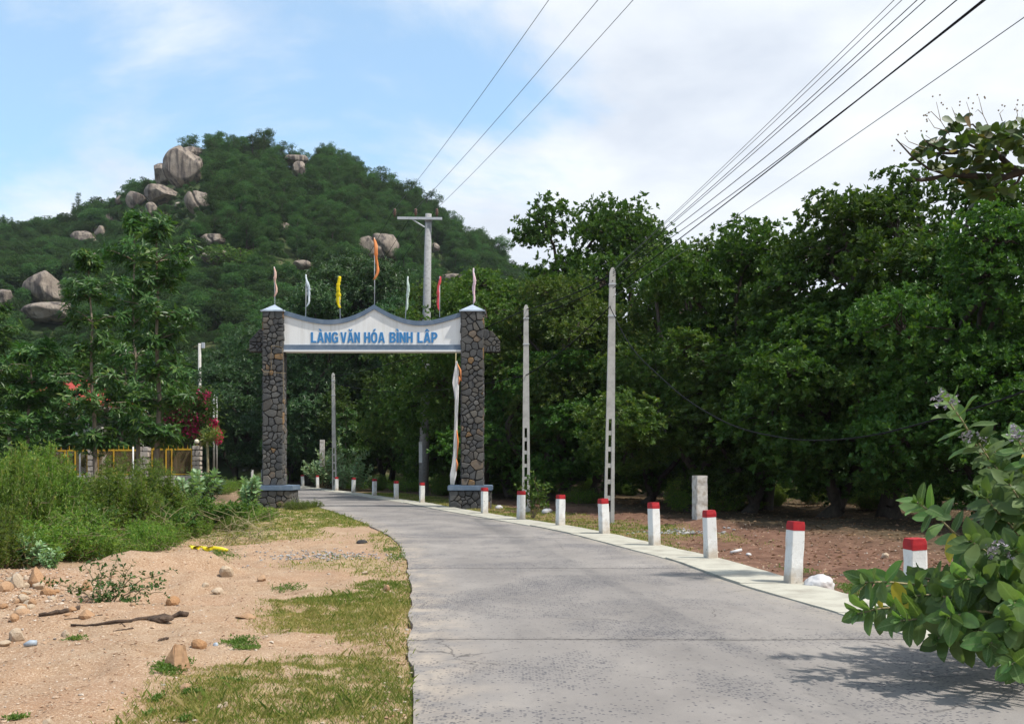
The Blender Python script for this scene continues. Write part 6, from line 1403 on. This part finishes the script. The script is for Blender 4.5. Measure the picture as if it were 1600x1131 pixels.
# ------------------------------------------------------------------ stones, litter and odds and ends on the dirt
rk = np.random.default_rng(55)
ROCKS = [rock_mesh('rock', rk, 2, .25, mat=M[m], smooth=False, planes=9) for m in ('rock_orange', 'rock_orange', 'rock_orange', 'rock_pale', 'rock_pale', 'rock_pale')]
def on_ground(px, py):
    """where the line of sight through a photo point meets the ground"""
    d = GD(py)
    for _ in range(12):
        z = GH(PX(px, d), d); d2 = (CAM_Z-z)*1600/(py-724); d = .5*d+.5*d2
    return PX(px, d), d, GH(PX(px, d), d)
def rock(px, py, w, h, which, lab, rz=None, tilt=0., name='rock'):
    x, y, z = on_ground(px, py); sx = w/3200*y; sz = h/3200*y*1.2
    o = add(name, ROCKS[which], None, (x, y+sx*.6, z+sz*.62), (tilt, 0, rk.uniform(0, 6) if rz is None else rz), (sx, sx*.8, sz)); return tag(o, lab, 'rock', 'loose rocks on the dirt')
for px, py, w, h, k, lab in [
 (52, 913, 30, 34, 0, 'large ochre rock against the edge of the left thicket'), (22, 921, 24, 26, 3, 'upright pale rock left of the large ochre rock'), (4, 926, 26, 18, 1, 'ochre rock cut off by the left picture edge'), (72, 934, 24, 16, 2, 'flat-topped ochre rock in front of the large ochre rock'),
 (38, 920, 16, 10, 3, 'small pale rock between the large ochre rock and the flat-topped one'), (58, 921, 18, 12, 4, 'small pale rock at the foot of the large ochre rock'), (34, 942, 20, 14, 4, 'pale rock left of the flat-topped ochre rock'), (48, 946, 14, 11, 1, 'small ochre rock below the flat-topped one'),
 (30, 960, 20, 14, 5, 'pale rock near the left end of the longer stick'), (20, 971, 18, 12, 2, 'ochre rock at the lower left of the rubble'), (133, 924, 18, 18, 0, 'ochre rock behind the sprawling sapling'), (88, 925, 10, 9, 4, 'tiny pale rock right of the ochre rubble'),
 (22, 1003, 26, 22, 3, 'white angular rock at the left edge of the dirt'), (101, 996, 14, 12, 5, 'small yellowish rock with grass at its foot'), (4, 1010, 20, 9, 4, 'flat pale rock beside the white angular rock'), (268, 946, 22, 15, 1, 'orange rock right of the dead branch'),
 (352, 903, 24, 20, 4, 'pale orange rock in the middle of the dirt'), (338, 928, 22, 10, 5, 'flat pale rock below the middle of the dirt'), (408, 908, 16, 10, 0, 'small ochre rock right of the middle of the dirt'), (320, 918, 14, 8, 3, 'small pale rock left of the flat pale rock'),
 (308, 1013, 26, 14, 1, 'ochre rock lying right behind the split standing stone'), (288, 1080, 18, 12, 2, 'brownish rock below the split standing stone'), (382, 967, 36, 8, 0, 'flat orange slab half buried in the dirt'), (604, 924, 11, 11, 1, 'small orange rock near the road edge'),
 (343, 1110, 10, 10, 4, 'pale pebble in the grass, left of its grey twin'), (352, 1106, 10, 10, 3, 'grey-white pebble in the near grass'), (72, 1134, 18, 10, 3, 'pale rock at the bottom edge of the picture'), (570, 898, 10, 6, 4, 'small white stone by the road edge, upper'), (206, 948, 10, 7, 2, 'tiny ochre rock under the sapling'),
 (1385, 872, 14, 8, 3, 'grey stone on the red bank behind the bush'), (1175, 905, 12, 6, 3, 'small pale stone on the red bank')]:
    rock(px, py, w, h, k, lab)
for q in range(26):
    px, py = abs(rk.normal(40, 55)), rk.uniform(905, 968)
    x, y, z = on_ground(px, py); w = rk.uniform(.03, .085)
    tag(add('rock', ROCKS[int(rk.integers(0, 6))], None, (x, y, z+w*.18), (rk.normal(0, .2), rk.normal(0, .2), rk.uniform(0, 6)), (w, w*rk.uniform(.6, 1), w*rk.uniform(.45, .75))), 'small broken rock in the rubble heap at the left edge of the dirt', 'rock', 'small rocks of the rubble heap')
# split standing stone
x, y, z = on_ground(272, 1042); s = y/1600
bm = bmesh.new(); pv = [(-21,0,-3),(2,-9,-3),(24,6,-3),(6,18,-3),(-1,-3,35),(4,1,36),(15,6,33),(4,9,30)]
vs = [bm.verts.new((a*s, b*s, c*s)) for a, b, c in pv]
for f in ((0,1,4),(1,5,4),(1,2,6,5),(2,3,7,6),(3,0,4,7),(4,5,6,7),(3,2,1,0)): bm.faces.new([vs[k] for k in f])
bmesh.ops.subdivide_edges(bm, edges=bm.edges[:], cuts=3, use_grid_fill=True)
for v in bm.verts: v.co += Vector(rk.normal(0, .0035, 3))
bm.normal_update(); me = bpy.data.meshes.new('rock'); bm.to_mesh(me); bm.free(); me.materials.append(M['rock_orange'])
tag(add('rock', me, None, (x, y, z)), 'split standing stone with a sharp edge, nearest big stone on the dirt', 'rock', 'loose rocks on the dirt')

def scatter_mesh(rng, pts, size, squash=.6, sub=1):
    bm = bmesh.new(); bmesh.ops.create_icosphere(bm, subdivisions=1, radius=1.); B = np.array([v.co[:] for v in bm.verts]); T = np.array([[v.index for v in f.verts] for f in bm.faces]); bm.free()
    n = len(pts); B2 = B[None]*rng.uniform(.6, 1.35, (n, len(B), 1)); sc = size[:,None]*np.stack([rng.uniform(.7, 1.3, n), rng.uniform(.7, 1.3, n), np.full(n, squash)*rng.uniform(.6, 1.2, n)], 1)
    V = B2*sc[:,None,:]+pts[:,None,:]; F = (T[None]+(np.arange(n)*len(B))[:,None,None]).reshape(-1, 3); return V.reshape(-1, 3), F, np.repeat(rng.uniform(0, 1, n), len(T))
# pebbles: dense in the rubble at the left, thin elsewhere
pp = []
n = 5200; u = rk.uniform(0, 1, n); d = 5.6+u**1.4*16; xx = LX(d)-rk.uniform(.1, 1, n)**.7*np.minimum(8.5, d*.56); pp.append(np.c_[xx, d, rk.uniform(.003, .011, n)*np.clip(d/9, .8, 1.8)])
n = 900; u = rk.uniform(0, 1, n); d = 5.6+u**1.4*16; xx = LX(d)-rk.uniform(.05, 1, n)**.7*np.minimum(8.5, d*.56); pp.append(np.c_[xx, d, rk.uniform(.008, .022, n)*rk.uniform(.5, 1, n)])
n = 1500; d = rk.normal(12.2, 1.2, n); xx = PX(rk.normal(45, 55, n), d); pp.append(np.c_[xx, d, rk.uniform(.007, .03, n)*rk.uniform(.4, 1, n)])
n = 1600; d = rk.uniform(12, 27, n); xx = KOUT(d)+rk.uniform(.05, 5, n); pp.append(np.c_[xx, d, rk.uniform(.005, .022, n)])
n = 420; d = rk.uniform(6, 18, n); xx = LX(d)-rk.uniform(-.02, .35, n); pp.append(np.c_[xx, d, rk.uniform(.006, .02, n)])
pp = np.concatenate(pp); V, F, rv = scatter_mesh(rk, np.c_[pp[:,:2], ground_h(pp[:,0], pp[:,1])+pp[:,2]*.25], pp[:,2])
tag(stuff(add('pebbles', fast_mesh('pebbles', V, F, [M['pebble']], rnd=rv))), 'pebbles and grit strewn over the bare dirt')
n = 420; cx0, cy0, _ = on_ground(510, 868); pts = np.c_[cx0+rk.normal(0, .62, n), cy0+rk.normal(0, .42, n)]; V, F, rv = scatter_mesh(rk, np.c_[pts, ground_h(pts[:,0], pts[:,1])+.015], rk.uniform(.006, .026, n))
tag(stuff(add('gravel_patch', fast_mesh('gravel_patch', V, F, [M['grey_gravel']], rnd=rv))), 'patch of light grey gravel by the road edge')
n = 260; cx0, cy0, _ = on_ground(1060, 832); pts = np.c_[cx0+rk.normal(0, .5, n), cy0+rk.normal(0, .35, n)]; V, F, rv = scatter_mesh(rk, np.c_[pts, ground_h(pts[:,0], pts[:,1])+.015], rk.uniform(.012, .04, n))
tag(stuff(add('gravel_patch', fast_mesh('gravel_patch', V, F, [M['grey_gravel']], rnd=rv))), 'scatter of grey gravel at the foot of the bare concrete post')
# dead branches
def stick(pxs, r0, r1, lab, name='dead_branch', extra=()):
    P = []
    for px, py in pxs: x, y, z = on_ground(px, py); P.append((x, y, z+r0*.6))
    mb = MB(); P = np.array(P); n = 14; t = np.linspace(0, len(P)-1, n); Q = np.stack([np.interp(t, np.arange(len(P)), P[:,k]) for k in range(3)], 1)+rk.normal(0, r0*.25, (n, 3))
    mb.tube(Q, np.linspace(r0, r1, n)*rk.uniform(.85, 1.2, n), 7)
    for (a, b, r) in extra:
        p = np.array(on_ground(*a))+[0, 0, .03]; q = np.array(on_ground(*b))+[0, 0, .03]; mb.tube([p, (p+q)/2+rk.normal(0, .012, 3), q], [r, r*.9, r*.4], 6)
    return tag(add(name, mb.mesh(name, M['log'], True), None), lab, 'branch')
stick([(293,962),(262,966),(236,968),(205,971),(165,976),(112,979)], .030, .010, 'long dark dead branch with a frayed bark lump lying on the dirt')
x, y, z = on_ground(252, 972); bm = bmesh.new(); bmesh.ops.create_icosphere(bm, subdivisions=3, radius=1.); P = np.array([v.co[:] for v in bm.verts]); P *= (1+.35*vnoise3(P, 2.2, 5)+.25*vnoise3(P, 6., 8))[:,None]; F = np.array([[v.index for v in f.verts] for f in bm.faces]); bm.free()
tag(add('bark_lump', fast_mesh('bark_lump', P*np.array([.115, .06, .035]), F, [M['log']]), None, (x, y, z+.03), (0, 0, .1)), 'dark frayed lump of bark on the long dead branch', 'bark')
stick([(140,946),(118,954),(92,960),(60,964)], .030, .016, 'shorter dark dead branch running under the sapling')
stick([(208,981),(196,984),(176,987)], .010, .005, 'small forked twig below the long dead branch', extra=[((196,984),(186,981),.006)])
stick([(262,999),(254,1001),(247,1004)], .016, .012, 'short dark wood scrap above the standing stone', 'wood_scrap')
stick([(160,961),(140,964),(100,968)], .006, .004, 'thin twig between the two dead branches')
# litter
def blob(name, px, py, w, h, mat, lab, cat, seed, dep=.8, lump=.4, sub=3, fr=3.):
    rng = np.random.default_rng(seed); x, y, z = on_ground(px, py); bm = bmesh.new(); bmesh.ops.create_icosphere(bm, subdivisions=sub, radius=1.); P = np.array([v.co[:] for v in bm.verts])
    P *= (1+lump*vnoise3(P, 1.6, seed)+lump*.6*vnoise3(P, fr, seed+3)+lump*.3*vnoise3(P, fr*2.3, seed+6))[:,None]; P[:,2] = np.maximum(P[:,2], -.45); P -= [0, 0, P[:,2].min()]; P /= np.array([np.ptp(P[:,0])/2, np.ptp(P[:,1])/2, np.ptp(P[:,2])])
    F = np.array([[v.index for v in f.verts] for f in bm.faces]); bm.free(); s = y/1600
    return tag(add(name, fast_mesh(name, P*np.array([w*s/2, w*s/2*dep, h*s]), F, [M[mat]], smooth=True), None, (x, y+w*s*.3, z-.01)), lab, cat)
blob('plastic_bag', 1284, 924, 52, 27, 'plastic_white', 'crumpled white plastic bag beside the nearest fully visible bollard', 'bag', 5, .7, .42, 4, 3.4)
blob('plastic_bag', 855, 802, 18, 8, 'plastic_white', 'small white plastic bag on the grass right of the second slotted pole', 'bag', 6)
blob('plastic_bag', 780, 796, 12, 7, 'plastic_white', 'tiny white plastic scrap on the grass near the right plinth', 'litter', 8)
x, y, z = on_ground(1150, 866); tag(add('litter', MB().tube([[-.10,0,0],[0,.02,.02],[.11,.05,.045]], [.022,.03,.026], 8).mesh('litter', M['plastic_white'], True), None, (x, y, z+.03)), 'white plastic scrap on the red bank between two bollards', 'litter')
blob('litter', 1170, 868, 9, 5, 'plastic_white', 'tiny white scrap right of the white plastic scrap on the red bank', 'litter', 12)
P = np.array([(297,857),(305,861),(314,858),(324,862),(334,859),(345,862),(356,861)]); Q = np.array([on_ground(*p) for p in P])+[0, 0, .035]
tag(add('plastic_strip', MB().tube(Q, [.03,.055,.03,.05,.035,.05,.02], 7).mesh('plastic_strip', M['plastic_yellow'], True)), 'bright yellow plastic strip at the edge of the left thicket', 'plastic')
x, y, z = on_ground(46, 1010); mb = MB(); mb.tube([[-.05,0,.005],[0,.01,.018],[.055,.02,.02]], [.012,.03,.024], 10); tag(add('plastic_scrap', mb.mesh('plastic_scrap', M['plastic_blue'], True), None, (x, y, z+.01)), 'crushed grey-blue plastic cup on the dirt at the left', 'litter')
blob('plastic_scrap', 336, 1009, 9, 7, 'plastic_blue', 'tiny blue-grey scrap right of the standing stone', 'litter', 14)
blob('rubber_scrap', 564, 849, 18, 7, 'rubber', 'dark rubber scrap on the sandy spot by the road edge', 'litter', 15, .6)
blob('rubber_scrap', 592, 777, 5, 4, 'rubber', 'tiny dark scrap on the road edge beneath the gate', 'litter', 16, .6)

# ------------------------------------------------------------------ grass and leaf litter
def blades(rng, x, y, h, w, lean=.6):
    n = len(x); z = ground_h(x, y)-.004; a = rng.uniform(0, 6.28, n); dx, dy = np.cos(a), np.sin(a); le = h*rng.uniform(.15, lean*1.6, n); b = rng.uniform(0, 6.28, n); p = np.c_[x, y, z]
    sx = np.c_[-dy, dx, np.zeros(n)]*w[:,None]*.5; mid = p+np.c_[dx*le*.35, dy*le*.35, h*.55]; tip = p+np.c_[dx*le, dy*le, h*.9]
    V = np.stack([p-sx, p+sx, mid+sx*.7, tip, mid-sx*.7], 1).reshape(-1, 3); k = np.arange(n)*5; return V, np.stack([k, k+1, k+2, k+3, k+4], -1)
gb = np.random.default_rng(88)
def grass_patch(n, xf, dr, h, wd, pw=1.):
    d = dr[0]+(dr[1]-dr[0])*gb.uniform(0, 1, n)**pw; x = xf(d, n); k = gb.uniform(0, 1, n) < grass_w(x, d)*1.05; x, d = x[k], d[k]; m = len(x)
    return x, d, gb.uniform(h[0], h[1], m)*(.6+.5*fbm(x*1.7, d*1.7, 57)), gb.uniform(wd[0], wd[1], m)*np.clip(d/9, .8, 3)
parts = [grass_patch(330000, lambda d, n: LX(d)+.05-gb.uniform(0, 1, n)**.8*3.6, (5.2, 14), (.016, .06), (.003, .006)),
         grass_patch(190000, lambda d, n: LX(d)+.05-gb.uniform(0, 1, n)*8, (13, 38), (.02, .06), (.004, .008), 1.1),
         grass_patch(140000, lambda d, n: KOUT(d)+.03+gb.uniform(0, 1, n)*4.2, (11, 56), (.025, .075), (.004, .009), .9)]
tuft = grass_patch(26000, lambda d, n: LX(d)+.02-gb.uniform(0, 1, n)*4, (5.2, 34), (.07, .15), (.003, .006)); kt = fbm(tuft[0]*3.1, tuft[1]*3.1, 99) > .56; parts.append(tuple(q[kt] for q in tuft))
x, y, h, w = [np.concatenate(q) for q in zip(*parts)]; V, F = blades(gb, x, y, h, w)
rv = np.clip(.9*fbm(x*.9, y*.9, 59)+.75*gb.uniform(0, 1, len(x))-.32, 0, 1); tag(stuff(add('grass', fast_mesh('grass', V, F, [M['grass']], rnd=rv))), 'short dry yellow-green grass along both road edges')
# green weeds hugging the ground
wx, wy, wh = [], [], []
for px, py, rx, ry, n in [(262,1052,20,9,500),(285,1043,12,6,250),(375,1008,24,7,420),(385,1015,18,5,250),(118,998,12,4,150),(237,1120,7,6,120),(290,1131,10,5,120),(450,915,26,4,350),(310,875,42,8,900),(265,884,22,6,500),(340,870,34,7,700),(25,1125,16,5,150),(245,1094,8,4,120),(300,1086,16,4,150),(365,1064,24,4,200),(620,870,12,8,320),(612,858,10,4,200),(1360,930,34,14,900),(1330,915,22,8,500),(1210,908,26,10,350),(1252,890,30,10,300),(905,848,10,4,250),(975,852,8,3,120),(640,870,6,2,80),(430,768,60,10,500)]:
    n = int(n*.42); d0 = GD(py); wx.append(PX(px+gb.normal(0, rx*.5, n), d0)); wy.append(CAM_Z*1600/np.clip(py+gb.normal(0, ry*.45, n)-724, 20, 500)); wh.append(gb.uniform(.012, .05, n)*np.clip(d0/9, .8, 2))
wx, wy, wh = map(np.concatenate, (wx, wy, wh)); V, F, rv = rosettes(gb, np.c_[wx, wy, ground_h(wx, wy)+wh*.4], gb.normal(0, .4, (len(wx), 3))+[0,0,1], 3, .034, .012, (.3, 1.2))
tag(stuff(add('weeds', fast_mesh('weeds', V, F, [M['weed']], rnd=rv))), 'low green weeds in small patches on the dirt')
n = 900; d = 5.6+gb.uniform(0, 1, n)**1.4*16; x = LX(d)-gb.uniform(.05, 1, n)*np.minimum(8.5, d*.56); P = np.c_[x, d, ground_h(x, d)+.008]
V, F, rv = rosettes(gb, P, gb.normal(0, .2, P.shape)+[0,0,1], 1, .045, .012, (1.3, 1.7)); tag(stuff(add('dry_litter', fast_mesh('dry_litter', V, F, [M['litter']], rnd=rv))), 'dry leaf bits and twigs on the bare dirt')
n = 9000; d = gb.uniform(12, 48, n); x = KOUT(d)+gb.uniform(0, 1, n)**.6*np.minimum(16, d*.5); P = np.c_[x, d, ground_h(x, d)+.012]
V, F, rv = rosettes(gb, P, gb.normal(0, .15, P.shape)+[0,0,1], 1, .10, .05, (1.3, 1.7)); tag(stuff(add('leaf_litter', fast_mesh('leaf_litter', V, F, [M['litter']], rnd=rv))), 'dry fallen leaves under the right-hand trees')


# ------------------------------------------------------------------ thin air between here and the hill
hb = MB().box((0, 1300, 60), (5600, 4900, 126)).mesh('haze', [])
hm = bpy.data.materials.new('haze'); hm.use_nodes = True; g = G(hm.node_tree)
pv = g.new('ShaderNodeVolumePrincipled'); pv.inputs['Color'].default_value = (.84, .92, 1, 1); pv.inputs['Density'].default_value = .00010
g.new('ShaderNodeOutputMaterial', {'Volume': pv.outputs[0]}); hb.materials.append(hm)
tag(stuff(add('haze', hb)), 'thin bluish haze in the air')
